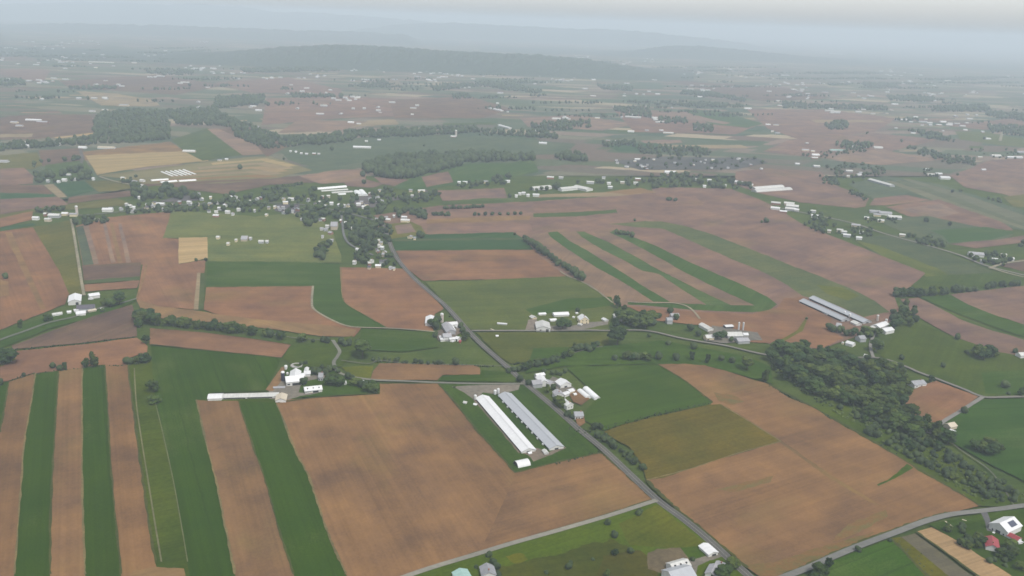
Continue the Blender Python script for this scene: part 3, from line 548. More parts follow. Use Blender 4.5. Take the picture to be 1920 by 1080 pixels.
# ------------------------------------------------------------------ haze, sky and sun
def box(name, a, b):
    (x0,y0,z0),(x1,y1,z1) = a, b
    v = [(x0,y0,z0),(x1,y0,z0),(x1,y1,z0),(x0,y1,z0),(x0,y0,z1),(x1,y0,z1),(x1,y1,z1),(x0,y1,z1)]
    return mesh_obj(name, v, [(0,3,2,1),(4,5,6,7),(0,1,5,4),(1,2,6,5),(2,3,7,6),(3,0,4,7)], [])
HZ_DENS = 0.000146; HZ_COL = (0.592, 0.69, 0.785)
hz = box('haze', (-41000,-2500,-1.2), (41000,63000,415))
hm = bpy.data.materials.new('haze'); hm.use_nodes = True; nt = hm.node_tree; nt.nodes.clear()
out = nt.nodes.new('ShaderNodeOutputMaterial'); pv = nt.nodes.new('ShaderNodeVolumePrincipled'); nt.links.new(pv.outputs[0], out.inputs[1])
pv.inputs['Color'].default_value = (*HZ_COL, 1); pv.inputs['Density'].default_value = HZ_DENS; pv.inputs['Absorption Color'].default_value = (.04, .04, .04, 1); pv.inputs['Anisotropy'].default_value = 0.0
hz.data.materials.append(hm); tag(hz, 'even pale blue haze lying over the whole plain', 'haze', kind='stuff')

SUN_EL, SUN_AZ = 58, 140     # azimuth clockwise from the viewing direction
w = bpy.data.worlds.new('World'); sc.world = w; w.use_nodes = True; nt = w.node_tree
bg = nt.nodes['Background']; sky = nt.nodes.new('ShaderNodeTexSky'); sky.sky_type = 'NISHITA'; sky.sun_disc = False
sky.sun_elevation = R(SUN_EL); sky.sun_rotation = R(SUN_AZ); sky.air_density = 1.0; sky.dust_density = 1.65; sky.ozone_density = 1.0
hs = nt.nodes.new('ShaderNodeHueSaturation'); hs.inputs['Saturation'].default_value = 0.22
nt.links.new(sky.outputs[0], hs.inputs['Color']); nt.links.new(hs.outputs[0], bg.inputs[0]); bg.inputs[1].default_value = 0.15
sl = bpy.data.lights.new('sun', 'SUN'); sl.energy = 2.1; sl.angle = R(9); sl.color = (1.0, 0.95, 0.87)
so = bpy.data.objects.new('sun', sl); C.objects.link(so)
az = R(SUN_AZ); d = Vector((math.sin(az)*math.cos(R(SUN_EL)), math.cos(az)*math.cos(R(SUN_EL)), math.sin(R(SUN_EL))))
so.rotation_euler = d.to_track_quat('Z', 'Y').to_euler()
vs_ = sc.view_settings; vs_.view_transform = 'Standard'; vs_.look = 'None'; vs_.gamma = 1.0; vs_.exposure = 0.62
sc.render.engine = 'CYCLES'; cy = sc.cycles
cy.use_denoising = True; cy.max_bounces = 6; cy.diffuse_bounces = 2; cy.glossy_bounces = 2; cy.volume_bounces = 4; cy.transmission_bounces = 1
cy.pixel_filter_type = 'BLACKMAN_HARRIS'; cy.filter_width = 1.6
# ------------------------------------------------------------------ buildings
def face_dir(a, b): return math.atan2(b.y-a.y, b.x-a.x)
def boxes(lst):
    vs, fs = [], []
    for (x0,y0,z0,x1,y1,z1) in lst:
        b = len(vs); vs += [(x0,y0,z0),(x1,y0,z0),(x1,y1,z0),(x0,y1,z0),(x0,y0,z1),(x1,y0,z1),(x1,y1,z1),(x0,y1,z1)]
        fs += [tuple(b+i for i in f) for f in ((0,3,2,1),(4,5,6,7),(0,1,5,4),(1,2,6,5),(2,3,7,6),(3,0,4,7))]
    return vs, fs
def gable_wall(L, W, e, r, b=-1.2):
    a, c = L/2, W/2
    vs = [(-a,-c,b),(a,-c,b),(a,c,b),(-a,c,b),(-a,-c,e),(a,-c,e),(a,c,e),(-a,c,e),(-a,0,e+r),(a,0,e+r)]
    fs = [(0,1,5,4),(2,3,7,6),(1,2,6,9,5),(3,0,4,8,7),(4,5,9,8),(6,7,8,9)]
    return vs, fs
def gable_roof(L, W, e, r, ov=0.45, t=0.22):
    a, c = L/2+ov, W/2; k = r/c; c2 = c+ov; lo = e-k*ov+0.06; hi = e+r+0.06
    vs = []
    for x in (-a, a): vs += [(x,-c2,lo),(x,0,hi),(x,c2,lo),(x,c2,lo+t),(x,0,hi+t),(x,-c2,lo+t)]
    fs = [(0,1,7,6),(1,2,8,7),(2,3,9,8),(3,4,10,9),(4,5,11,10),(5,0,6,11),(5,4,1,0),(4,3,2,1),(6,7,10,11),(7,8,9,10)]
    return vs, fs
def hoop_shell(L, W, h, n=12, b=-0.8):
    vs, fs = [], []
    for x in (-L/2, L/2):
        for i in range(n+1):
            t = math.pi*i/n; vs.append((x, -math.cos(t)*W/2, max(math.sin(t)**0.85*h, 0) if 0 < i < n else b))
    for i in range(n): fs.append((i, n+1+i, n+2+i, i+1))
    return vs, fs
def hoop_ends(L, W, h, n=12, b=-0.8, ends=(0, 1)):
    vs, fs = [], []
    for s in ends:
        x = (-L/2+0.15, L/2-0.15)[s]; k = len(vs)
        for i in range(n+1):
            t = math.pi*i/n; vs.append((x, -math.cos(t)*W/2*0.985, max(math.sin(t)**0.85*h*0.985, 0) if 0 < i < n else b))
        fs.append(tuple(range(k, k+n+1)) if s == 0 else tuple(reversed(range(k, k+n+1))))
    return vs, fs
BLD = []
def frame(p0, p1, z):
    a, b = G(*p0, z), G(*p1, z); c = (a+b)/2
    return c, face_dir(a, b), (b-a).length
def bld(name, label, p0, p1, W, e=3.0, r=1.6, wall='w_white', roof='r_white', parent=None, cat=None, group=None, doors=(), windows=(), vents=0, chimney=False, parts=True, extra=None):
    """gabled building whose ridge runs between two pixels of the photograph; W, eave and rise in metres"""
    c, th, L = frame(p0, p1, e+r); L = max(L, 2.0); c.z = 0
    gw, gr = gable_wall(L, W, e, r), gable_roof(L, W, e, r)
    if not parts and parent is None:
        n = len(gw[0]); vs = list(gw[0])+list(gr[0]); fs = list(gw[1])+[tuple(i+n for i in f) for f in gr[1]]
        o = mesh_obj(name, vs, fs, [P[wall], P[roof]], midx=[0]*len(gw[1])+[1]*len(gr[1])); o.location = c; o.rotation_euler = (0,0,th)
        tag(o, label, cat or name.replace('_',' '), group); BLD.append((p0, p1)); return o
    if parent is None:
        root = empty(name, c, th); tag(root, label, cat or name.replace('_',' '), group); loc, rz = Vector((0,0,0)), 0.0; wn, rn = 'wall', 'roof'
        BLD.append((p0, p1))
    else:
        root = parent; d = c-root.location; a = -root.rotation_euler[2]
        loc = Vector((d.x*math.cos(a)-d.y*math.sin(a), d.x*math.sin(a)+d.y*math.cos(a), random.uniform(-.05,.05))); rz = th-root.rotation_euler[2]; wn, rn = 'wing_wall', 'wing_roof'
    wo = mesh_obj(wn, *gw, [P[wall]], root); ro = mesh_obj(rn, *gr, [P[roof]], root)
    for o in (wo, ro): o.location = loc; o.rotation_euler = (0,0,rz)
    for (side, x, w, h) in doors:      # side: 'f','b' long sides (-y/+y), 'l','r' gable ends
        if side in 'fb':
            s = -1 if side == 'f' else 1; y = s*W/2
            o = mesh_obj('door', *boxes([(x*L-w/2, min(y, y+s*.06), -.5, x*L+w/2, max(y, y+s*.06), h)]), [P['w_dark']], wo)
        else:
            s = -1 if side == 'l' else 1; q = s*L/2
            o = mesh_obj('door', *boxes([(min(q, q+s*.06), x*W-w/2, -.5, max(q, q+s*.06), x*W+w/2, h)]), [P['w_dark']], wo)
    for (side, x, z, w, h) in windows:
        if side in 'fb':
            s = -1 if side == 'f' else 1; y = s*W/2
            bx = (x*L-w/2, min(y, y+s*.05), z, x*L+w/2, max(y, y+s*.05), z+h)
        else:
            s = -1 if side == 'l' else 1; q = s*L/2
            bx = (min(q, q+s*.05), x*W-w/2, z, max(q, q+s*.05), x*W+w/2, z+h)
        mesh_obj('window', *boxes([bx]), [P['glass']], wo)
    for i in range(vents):
        x = (i+0.5)/vents*L-L/2; k = r/(W/2)
        o = mesh_obj('roof_vent', *boxes([(x-.45, -W*.27-.45, e+r-k*W*.27-.3, x+.45, -W*.27+.45, e+r-k*W*.27+.9)]), [P['w_dark']], ro)
    if chimney:
        mesh_obj('chimney', *boxes([(L*.28-.4, -.4, e+r-.6, L*.28+.4, .4, e+r+1.2)]), [P['w_brick']], ro)
    return root
def hoop(name, label, p0, p1, W, h, group=None, cat='greenhouse', skin='plastic', open_end=None, parts=True):
    c, th, L = frame(p0, p1, h); c.z = 0
    sh, en = hoop_shell(L, W, h), hoop_ends(L, W, h)
    if not parts:
        n = len(sh[0]); o = mesh_obj(name, list(sh[0])+list(en[0]), list(sh[1])+[tuple(i+n for i in f) for f in en[1]], [P[skin]])
        o.location = c; o.rotation_euler = (0,0,th); tag(o, label, cat, group); BLD.append((p0, p1)); return o
    root = empty(name, c, th); tag(root, label, cat, group); BLD.append((p0, p1))
    mesh_obj('cover', *sh, [P[skin]], root)
    for s in (0, 1): mesh_obj('end_wall', *hoop_ends(L, W, h, ends=(s,)), [P['w_dark'] if open_end == s else P[skin]], root)
    return root
def lathe(prof, n=20):
    vs, fs = [], []
    for (r, z) in prof:
        for i in range(n): vs.append((r*math.cos(2*math.pi*i/n), r*math.sin(2*math.pi*i/n), z))
    for j in range(len(prof)-1):
        for i in range(n): a, b = j*n+i, j*n+(i+1) % n; fs.append((a, b, b+n, a+n))
    fs.append(tuple(range((len(prof)-1)*n, len(prof)*n)))
    return vs, fs
def silo(label, px, rad, H, body, dome, group=None, name='silo', legs=False):
    """px: pixel of the foot of the silo"""
    p = G(*px); root = empty(name, p); tag(root, label, name.replace('_',' '), group)
    prof = [(rad,-.5)]; k = 0
    b0 = 0.0
    if legs:
        b0 = H*.35
        for i in range(4):
            a = math.pi/4+i*math.pi/2; x, y = rad*.8*math.cos(a), rad*.8*math.sin(a)
            mesh_obj('leg', *boxes([(x-.09,y-.09,-.4,x+.09,y+.09,b0+.3)]), [P['galv']], root)
        prof = [(rad*.2,b0-rad*.7),(rad,b0)]
    z = b0
    while z < H-rad*.8:      # hoops round the shell
        prof += [(rad, z), (rad*1.012, z+.06), (rad*1.012, z+.14), (rad, z+.2)]; z += 1.5
    prof.append((rad, H))
    mesh_obj('shell', *lathe(prof), [P[body]], root, smooth=False)
    mesh_obj('dome', *lathe([(rad*1.04,H-.25)]+[(rad*1.04*math.cos(t), H+rad*.75*math.sin(t)) for t in np.linspace(0, 1.45, 7)]), [P[dome]], root, smooth=True)
    return root

g1 = 'buildings of the poultry plot'
# the twin poultry sheds
def poultry(label, p0, p1, W, e, r, wall, roof, fan_side, nf, group):
    root = bld('poultry_shed', label, p0, p1, W, e, r, wall, roof, group=group, doors=[('r', 0, 3.4, 2.5), ('l', 0, 3.4, 2.5)])
    c, th, L = frame(p0, p1, e+r); s = fan_side
    mesh_obj('ridge_cap', *boxes([(-L/2+1, -.5, e+r+.2, L/2-1, .5, e+r+.48)]), [P[roof]], root)
    mesh_obj('side_opening', *boxes([(-L/2+2, s*W/2+(-.05 if s < 0 else 0), .7, L/2-2, s*W/2+(.05 if s > 0 else 0), e-.55)]), [P['w_dark']], root)
    for i in range(nf):
        x = -L/2+L*(.12+.78*i/max(nf-1, 1)); y = s*(W/2+.75)
        mesh_obj('fan_hood', *boxes([(x-.8, y-.65, .3, x+.8, y+.65, 2.3)]), [P['r_white']], root)
    return root
poultry('very long white roofed poultry shed, the brighter of the twin sheds', (904.5,740.5), (991.5,840), 12.2, 2.7, 2.3, 'w_white', 'r_white', -1, 0, None)
poultry('very long silver grey roofed poultry shed with white fan hoods down one side', (946.5,735), (1044,834.5), 12.6, 2.7, 2.3, 'w_white', 'r_silver', -1, 9, None)
hoop('hoop_barn', 'short white hoop barn with a dark open end below the twin poultry sheds', (967,865.5), (990.5,860.5), 9.0, 4.6, cat='barn', open_end=0)
bld('shed', 'tiny white shed on the grass left of the twin poultry sheds', (870,752), (875,753), 3.0, 2.2, .8, roof='r_pale')
bld('shed', 'small pale shed at the near end of the silver poultry shed', (1020.5,842), (1025,848), 3.2, 2.2, .8, roof='r_pale')
bld('shed', 'tiny white shed against the near end of the white poultry shed', (990.5,848), (995.5,847), 2.4, 1.8, .6)
silo('slim white feed bin at the far end of the silver poultry shed', (934,741), 1.3, 6.0, 'r_white', 'r_white', None, 'feed_bin', True)
silo('second slim white feed bin, just left of the other at the silver shed', (928,742), 1.3, 5.0, 'r_white', 'r_white', None, 'feed_bin', True)
silo('grey white feed bin at the far left corner of the white poultry shed', (891,752), 1.3, 5.4, 'r_pale', 'r_white', None, 'feed_bin', True)
bld('shed', 'low white shed beside the far left corner of the white poultry shed', (889,756), (894,757), 2.6, 2.0, .6)

# farm with the dark silo
ls = bld('long_shed', 'long low pale shed running across the green field edge to the gravel yard', (416,739.3), (522,736.4), 8.2, 2.6, 1.5, 'w_white', 'r_pale', doors=[('f',-.1,2,2)], windows=[('f', -.42+.07*i, 1.2, 4.5, .8) for i in range(12) if i != 5])
bld('', '', (391,740), (416.5,739.2), 10.4, 3.0, 1.6, 'w_white', 'r_white', parent=ls); bld('', '', (528.5,736.5), (526,747), 9.0, 3.2, 1.8, 'w_white', 'r_tan', parent=ls)
mb = bld('barn', 'big white barn with a rear wing beside the dark silo', (535.5,706), (568.5,702.8), 12.5, 5.0, 3.2, 'w_white', 'r_white', doors=[('f',-.05,4,3.5),('f',.18,4,3.5)], windows=[('f',-.35,2,1.6,1.2),('f',-.42,2,1,1.2)])
bld('', '', (554.5,690.5), (552.5,703), 9.5, 4.6, 2.9, 'w_white', 'r_white', parent=mb); bld('', '', (560,700.5), (571,699.5), 6, 3.6, 1.5, 'w_white', 'r_white', parent=mb)
mb2 = bld('barn', 'small white barn with a thin rear wing right of the big white barn', (570.5,695.6), (581.5,695), 7.6, 3.6, 1.8, 'w_white', 'r_white'); bld('', '', (575.5,688), (574,694), 3.4, 3.2, 1.0, 'w_white', 'r_white', parent=mb2)
silo('dark navy silo with a bright white domed cap beside the white barn', (530.8,716), 1.75, 9.6, 'navy', 'r_white')
silo('squat white tank behind the dark navy silo', (536,692), 1.6, 3.0, 'r_white', 'r_white', None, 'tank'); silo('small white tank between the navy silo and the barn', (539,704), 1.1, 2.6, 'r_pale', 'r_white', None, 'tank')
p = G(556,688); vs_i, fs_i = lathe([(5.6,-.5),(5.6,2.2),(5.2,2.2),(5.2,.3)], 28)
o = mesh_obj('manure_tank', vs_i, fs_i, [P['concrete']]); o.location = p; tag(o, 'round open concrete tank behind the big white barn', 'tank')
bld('barn', 'bright white barn with a black doorway right of the gravel yard', (570.5,726), (602.5,722.6), 9.5, 3.6, 1.9, 'w_white', 'r_white', doors=[('f',.12,5,3.0)], vents=3, windows=[('f',-.3,2.2,5,.5)])
bld('house', 'grey roofed house half hidden in trees right of the white barns', (598,699), (605.5,699), 8.5, 4.6, 2.8, 'w_grey', 'r_grey', chimney=True, windows=[('f',-.25,1.5,1,1.3),('f',.25,1.5,1,1.3)])
bld('shed', 'white shed between the trees at the end of the farm lane', (678,712.5), (685.5,715), 5.0, 2.8, 1.2, roof='r_white'); bld('shed', 'tiny white lean shed under the trees by the grey roofed house', (646,713), (647.5,718), 2.0, 2.2, .6)
bld('shed', 'long open feed rack roof beside the end block of the long low shed', (513,725.5), (534,724.6), 3.0, 2.0, .5, 'concrete', 'r_lgrey')

# roadside farm with the tall silo
bld('barn', 'white roofed barn behind trees left of the tall silo', (807.5,590.5), (806.5,603), 10.5, 4.0, 2.2, roof='r_white', doors=[('l',0,3,3)])
silo('tall pinkish grey silo with a white dome beside the road', (828.5,604), 1.95, 9.6, 'stave', 'r_white')
rb = bld('barn', 'grey roofed barn at the centre of the roadside farm', (836.5,603.5), (846,618), 10.0, 4.4, 2.6, 'w_grey', 'r_lgrey'); bld('', '', (841,604.4), (856.5,603), 7.5, 4.0, 1.8, 'w_white', 'r_white', parent=rb); bld('', '', (846,608), (852,618), 3.0, 3.0, .8, 'w_white', 'r_white', parent=rb)
bld('house', 'lavender grey roofed house in the middle of the roadside farm', (830.5,625.5), (845,624.6), 9.5, 4.6, 2.6, 'w_white', 'r_lgrey', chimney=True, windows=[('f',-.3,1.5,1,1.3),('f',.3,1.5,1,1.3)])
bld('shed', 'long bright white low roof along the front of the roadside farm', (825.5,634.2), (839.5,633), 4.2, 2.4, .9); bld('shed', 'white shed right of the black gap at the roadside farm', (842.5,633), (853,632), 5.5, 2.8, 1.1)
bld('garage', 'square white garage at the corner of the roadside farm', (856,630.5), (861.5,632), 6.5, 2.8, 1.4, doors=[('f',0,2.6,2.2)]); bld('shed', 'small red shed in front of the square white garage', (861,638), (864,638), 2.6, 2.0, .8, 'w_red', 'r_red')
bld('shed', 'small white wall shed at the left corner of the roadside farm', (825,629), (827,633), 2.4, 2.2, .6); bld('shed', 'bright white shed behind the dark round tree at the roadside', (856.5,609.5), (859,611), 4.0, 2.6, .9)
bld('trailer', 'long low white trailer standing alone on the pasture across the road', (933,605), (950.5,606.4), 3.0, 2.4, .4); bld('shed', 'tiny white shed at the corner of the east lane', (930,628.4), (934,628.4), 2.6, 2.0, .7); bld('wagon', 'low pale flat wagon on the pasture by the east lane', (920.5,616.8), (926.5,619), 2.0, .9, .15, 'w_tan', 'r_tan')

# farm with the yellow gable
bld('barn', 'big pale shop with a white front gable on the east lane', (1016.8,600.3), (1019.2,611.5), 15.5, 4.2, 2.6, 'w_white', 'r_pale', doors=[('r',.28,3.2,3.2)], windows=[('r',-.2,1.6,2,1.0)])
bld('barn', 'long white roofed barn behind the pale shop', (1037.5,586), (1065,584.8), 9.5, 3.2, 1.7, roof='r_white'); bld('shed', 'narrow white shed left of the long white barn', (1010,587), (1022.5,586), 5.0, 2.6, .9); bld('shed', 'cream shed at the left edge of the yellow gable farm', (997,590.8), (1002.5,594.5), 6.0, 2.6, 1.2, 'w_cream', 'r_pale')
bld('shed', 'white shed partly hidden behind the big tree by the pale shop', (1031,598), (1042,597), 6.0, 2.8, 1.1)
yg = bld('house', 'tall house with a cream yellow gable and a bright roof slope', (1091.2,588.6), (1096.6,594.6), 10.5, 5.6, 3.4, 'w_cream', 'r_white', windows=[('r',-.25,1.2,1,1.4),('r',.25,1.2,1,1.4),('r',-.2,4.0,1,1.3),('r',.2,4.0,1,1.3)], chimney=True); bld('', '', (1085,605.5), (1091,607), 4.0, 2.4, .8, 'w_white', 'r_pale', parent=yg)
bld('shed', 'tiny white shed behind the yellow gabled house', (1079.5,585.8), (1083,585.6), 3.0, 2.2, .7); bld('shed', 'tiny white shed between the long barn and the yellow gabled house', (1074.5,593), (1077.5,593.5), 3.0, 2.2, .7)
bld('shed', 'white roofed shed alone on the grass right of the yellow gabled house', (1131.5,595.5), (1138,599), 5.2, 2.6, 1.1); bld('barn', 'white barn roof poking from the tall trees on the east lane', (1155.5,586.5), (1164,594.5), 7.5, 3.4, 1.9, roof='r_pale')
mesh_obj_f = mesh_obj('fence', *boxes([(-8+i*2.6, -.08, -.3, -7.85+i*2.6, .08, 1.2) for i in range(7)]+[(-8, -.04, .35+.35*k, 8, .04, .5+.35*k) for k in range(3)]), [P['w_white']]); mesh_obj_f.location = G(1076,609); mesh_obj_f.rotation_euler = (0,0,.02); tag(mesh_obj_f, 'white board fence in front of the yellow gabled house', 'fence')

# farm with twin hoop greenhouses
lb = bld('barn', 'L shaped white barn with a grey wing by the crossroads', (1012,702.6), (1021,713), 8.0, 4.2, 2.2, 'w_white', 'r_white'); bld('', '', (1004.5,701), (1019.5,698.4), 5.4, 3.4, 1.4, 'w_white', 'r_white', parent=lb); bld('', '', (997,713.5), (1014,712), 10.0, 4.0, 2.0, 'w_grey', 'r_lgrey', parent=lb)
bld('barn', 'low grey and white barn joined to the L shaped barn', (1023,711.5), (1036,716), 8.0, 3.2, 1.5, 'w_white', 'r_lgrey', doors=[('f',.1,2.4,2.2)])
bld('barn', 'plump white barn between the L shaped barn and the hoop greenhouses', (1051.5,708.8), (1061.5,716.5), 11.5, 3.8, 2.8, roof='r_white', doors=[('r',0,3,2.8)])
bld('house', 'white and grey house beside the vegetable garden', (1044,729.5), (1049.5,736.5), 8.0, 4.4, 2.2, 'w_white', 'r_lgrey', chimney=True); bld('shed', 'white shed joined end on to the house by the garden', (1055.5,737), (1065,733.2), 4.8, 2.6, 1.1); bld('shed', 'cream white shed above the vegetable garden', (1065.8,731), (1074,728.4), 5.2, 2.8, 1.2, 'w_cream', 'r_white'); bld('shed', 'tiny cream shed at the garden corner', (1075.5,737.6), (1079.5,736.8), 3.0, 2.2, .8, 'w_cream', 'r_white')
wh = bld('house', 'white cottage with a long narrow wing by the round dark tree', (1064,752), (1069.5,755.2), 7.2, 4.2, 2.2, 'w_white', 'r_white', chimney=True, windows=[('r',-.2,1.4,1,1.2),('r',.2,1.4,1,1.2)]); bld('', '', (1052.5,744), (1062,751), 3.8, 2.6, 1.0, 'w_white', 'r_white', parent=wh)
hoop('greenhouse', 'shorter white hoop greenhouse of the parallel pair by the garden', (1087,728.6), (1103.5,742), 6.2, 3.0); hoop('greenhouse', 'longer white hoop greenhouse of the parallel pair beside the green field', (1098.2,724), (1120.5,743.5), 6.6, 3.2)
bld('house', 'grey green roofed house with a white front beside the main road', (1077,772.2), (1092.5,772), 9.0, 3.6, 2.0, 'w_white', 'r_grey', chimney=True, doors=[('f',.38,2.2,2.1)], windows=[('f',-.3,1.3,1.4,1.1),('f',0,1.3,1.4,1.1)])

# grey barn with two slim feed silos
bld('barn', 'white and grey roofed shed at the foot of the curved track', (1316,605), (1333,614.5), 7.5, 3.2, 1.7, roof='r_pale'); bld('shed', 'bright white open shed behind the grey barn', (1359,610), (1373,609), 6.5, 3.0, .9, 'w_dark', 'r_white')
gb = bld('barn', 'long light grey barn with a lower front wing', (1362,622.6), (1390,622.4), 12.5, 4.0, 2.6, 'w_grey', 'r_pale'); bld('', '', (1381,634), (1402,633), 11.0, 3.0, 2.0, 'w_grey', 'r_lgrey', parent=gb)
bld('shed', 'small white shed at the end of the light grey barn', (1393.5,624.2), (1402,624.2), 6.0, 3.0, 1.3); bld('garage', 'square cream garage above the bend of the east lane', (1322.5,628), (1336.5,627.4), 9.5, 3.4, 2.0, 'w_cream', 'r_pale', doors=[('f',-.3,2.6,2.2)])
silo('left one of two slim pale feed silos behind the grey barn', (1384.5,620), .95, 9.8, 'galv', 'r_white'); silo('right one of two slim pale feed silos behind the grey barn', (1392.8,620), .95, 9.6, 'galv', 'r_white')
bld('house', 'pale green grey roofed house among trees above the east lane', (1257.5,587.6), (1272,587.4), 7.0, 4.4, 1.8, 'w_grey', 'r_lgrey'); bld('house', 'blue grey house in the same small grove above the east lane', (1250,595.5), (1260,595.5), 7.5, 4.6, 2.2, 'w_grey', 'r_grey')

# silver sheds
for lb_, a, b in (('left one of two long parallel silver sheds',(1506.5,560),(1587,596)),('right one of two long parallel silver sheds',(1525,554.6),(1627,600))):
    poultry(lb_, a, b, 12.5, 2.8, 2.4, 'w_grey', 'r_silver', -1, 0, None)
bld('shed', 'short pale end shed at the foot of the left silver shed', (1600.5,600.6), (1611,605.6), 8.0, 2.8, 1.4, roof='r_pale')
silo('white feed bin between the two silver sheds, nearer one', (1592.5,597), 1.4, 5.5, 'r_white', 'r_white', None, 'feed_bin', True); silo('white feed bin between the two silver sheds, farther one', (1583,591), 1.3, 4.5, 'r_white', 'r_white', None, 'feed_bin', True)
bld('house', 'white grey house in trees left of the silver sheds', (1569.5,605), (1577.5,606.5), 8.5, 4.8, 2.4, 'w_white', 'r_lgrey')
bw = bld('barn', 'white barn of stepped roofs beside the thicket', (1643,609), (1660.5,602.6), 9.5, 4.4, 2.2, roof='r_white'); bld('', '', (1655,616.5), (1671,613.2), 9.5, 3.6, 2.0, 'w_white', 'r_white', parent=bw); bld('', '', (1632.5,612.4), (1640.5,610), 6.5, 3.2, 1.4, 'w_white', 'r_pale', parent=bw)
silo('pale silo with a white dome behind the stepped white barn', (1644.5,603), 1.35, 7.6, 'stave', 'r_white'); silo('white domed bin touching the stepped white barn', (1661.5,604), 1.5, 3.2, 'r_white', 'r_white', None, 'bin')
bld('house', 'white bungalow on the lawn below the silver sheds', (1589,638.6), (1602,642.2), 8.0, 3.0, 1.6, roof='r_white'); silo('round pale tank left of the white bungalow', (1579.7,645), 1.5, 1.6, 'w_cream', 'r_pale', None, 'tank')
bld('shed', 'small white shed above the dark creek wood', (1621.5,664), (1626,665), 4.0, 2.6, 1.2); bld('house', 'dark grey roofed house hidden in trees below the silver sheds', (1609.5,629.5), (1620,628.6), 9.0, 4.0, 2.4, 'w_grey', 'r_grey')
bld('house', 'low grey roofed house at the bend above the small brown field', (1709,715), (1731,712.2), 10.0, 3.2, 2.2, 'w_white', 'r_grey', chimney=True, windows=[('f',-.3,1.2,1.4,1.1),('f',.1,1.2,1.4,1.1)])
bld('shed', 'long white low strip shed along the left silver shed', (1543,584.8), (1552.5,589.6), 2.2, 1.6, .3)
bld('house', 'beige house by the fork at the end of the wood', (1777,794.5), (1789,791.4), 7.0, 4.0, 2.0, 'w_tan', 'r_tan'); bld('garage', 'white garage in front of the beige house by the fork', (1782.5,804.5), (1790.5,807.5), 5.0, 2.8, 1.2)
bld('house', 'white house at the right edge beyond the meadow', (1910,661), (1925,660.5), 8.0, 4.0, 2.0, roof='r_pale')

# farm on the bottom edge
bld('barn', 'white roofed machine shed right beside the main road', (1319.6,1018.6), (1338,1034.6), 7.4, 3.2, 1.2, roof='r_white', doors=[('r',.1,3.2,2.6)])
fb = bld('barn', 'large bright metal roofed barn on the bottom edge', (1254,1072), (1294.5,1061), 14.0, 5.4, 3.4, 'w_white', 'r_silver', windows=[('f',-.3+.15*i,1.6,1,1.2) for i in range(5)]); bld('', '', (1257,1057.5), (1288.5,1048.5), 8.0, 4.4, 1.9, 'w_white', 'r_pale', parent=fb, vents=3)
fh = bld('house', 'pale grey roofed farmhouse of two wings by the bottom right road', (1344,1052.4), (1355,1057), 8.2, 4.2, 1.9, 'w_white', 'r_lgrey', chimney=True); bld('', '', (1341.5,1057), (1333,1073), 7.0, 4.2, 1.8, 'w_white', 'r_lgrey', parent=fh)
o = mesh_obj('low_wall', *boxes([(-5.2,-.25,-.4,5.2,.25,1.1)]), [P['w_tan']]); a, b = G(1225,1063), G(1240,1077); o.location = (a+b)/2; o.rotation_euler = (0,0,face_dir(a,b)); tag(o, 'pale low wall along the mud yard on the bottom edge', 'wall')
for lb_, q in (('pale hay heap in the mud yard, the larger left one',(1232,1055)),('pale hay heap in the mud yard, the smaller right one',(1248,1050))):
    bm = bmesh.new(); bmesh.ops.create_icosphere(bm, subdivisions=2, radius=1.0)
    for v in bm.verts: v.co *= 1+random.uniform(-.2,.2); v.co.z = max(v.co.z*.7, -.1)
    me = bpy.data.meshes.new('hay_heap'); bm.to_mesh(me); bm.free(); me.materials.append(P['r_tan']); o = bpy.data.objects.new('hay_heap', me); C.objects.link(o); o.location = G(*q); o.scale = (1.7,1.2,1.2) if 'larger' in lb_ else (.8,1.3,1); tag(o, lb_, 'hay heap')
bld('house', 'teal metal roofed house cut by the bottom edge beside the narrow lane', (862,1066), (872,1083), 9.5, 4.2, 1.8, 'w_white', 'r_teal')
bld('house', 'grey shingled house under trees on the bottom edge', (912.5,1056), (917.5,1073), 8.5, 4.2, 2.2, 'w_white', 'r_grey', chimney=True); bld('shed', 'narrow white roofed shed along the grey shingled house', (903,1064), (909,1076), 1.8, 2.2, .4)
# barn with the solar panel
sb = bld('barn', 'white roofed barn with a dark solar panel on its near slope', (1874.5,981), (1901,969), 13.0, 5.4, 3.6, 'w_white', 'r_white', doors=[('l',0,3.4,3.4)], windows=[('l',-.3,1.6,1,1.2),('l',.3,1.6,1,1.2)])
c_, th_, L_ = frame((1874.5,981), (1901,969), 9.0); k_ = 3.6/6.5; sg = -1
q = [(-L_*.12, 1.6), (L_*.30, 1.6), (L_*.30, 5.2), (-L_*.12, 5.2)]
vv = [(x, sg*y, 9.0-k_*y+.42) for x, y in q]; mesh_obj('solar_panel', vv+[(x, y, z-.1) for x, y, z in vv], [(3,2,1,0),(4,5,6,7),(0,1,5,4),(1,2,6,5),(2,3,7,6),(3,0,4,7)], [P['solar']], sb)
bld('shed', 'long red roofed shed beside the solar panel barn', (1893.5,999), (1912.5,1008.5), 5.6, 3.0, 1.2, 'w_white', 'r_red'); bld('house', 'red roofed house standing among the orchard trees', (1859.5,1004.5), (1862.5,1022), 8.0, 4.0, 2.0, 'w_white', 'r_red', chimney=True)
bld('shed', 'white box shed at the lower end of the long red roofed shed', (1910,1012.5), (1915,1016), 3.4, 2.4, .6); bld('wagon', 'long pale wooden wagon on the grass below the curving road', (1773,978), (1785,987), 1.8, 1.0, .2, 'w_tan', 'r_tan'); bld('wagon', 'short pale wagon on the grass nearer the solar panel barn', (1805,974.4), (1811,976.4), 2.0, 1.0, .2, 'w_tan', 'r_tan')

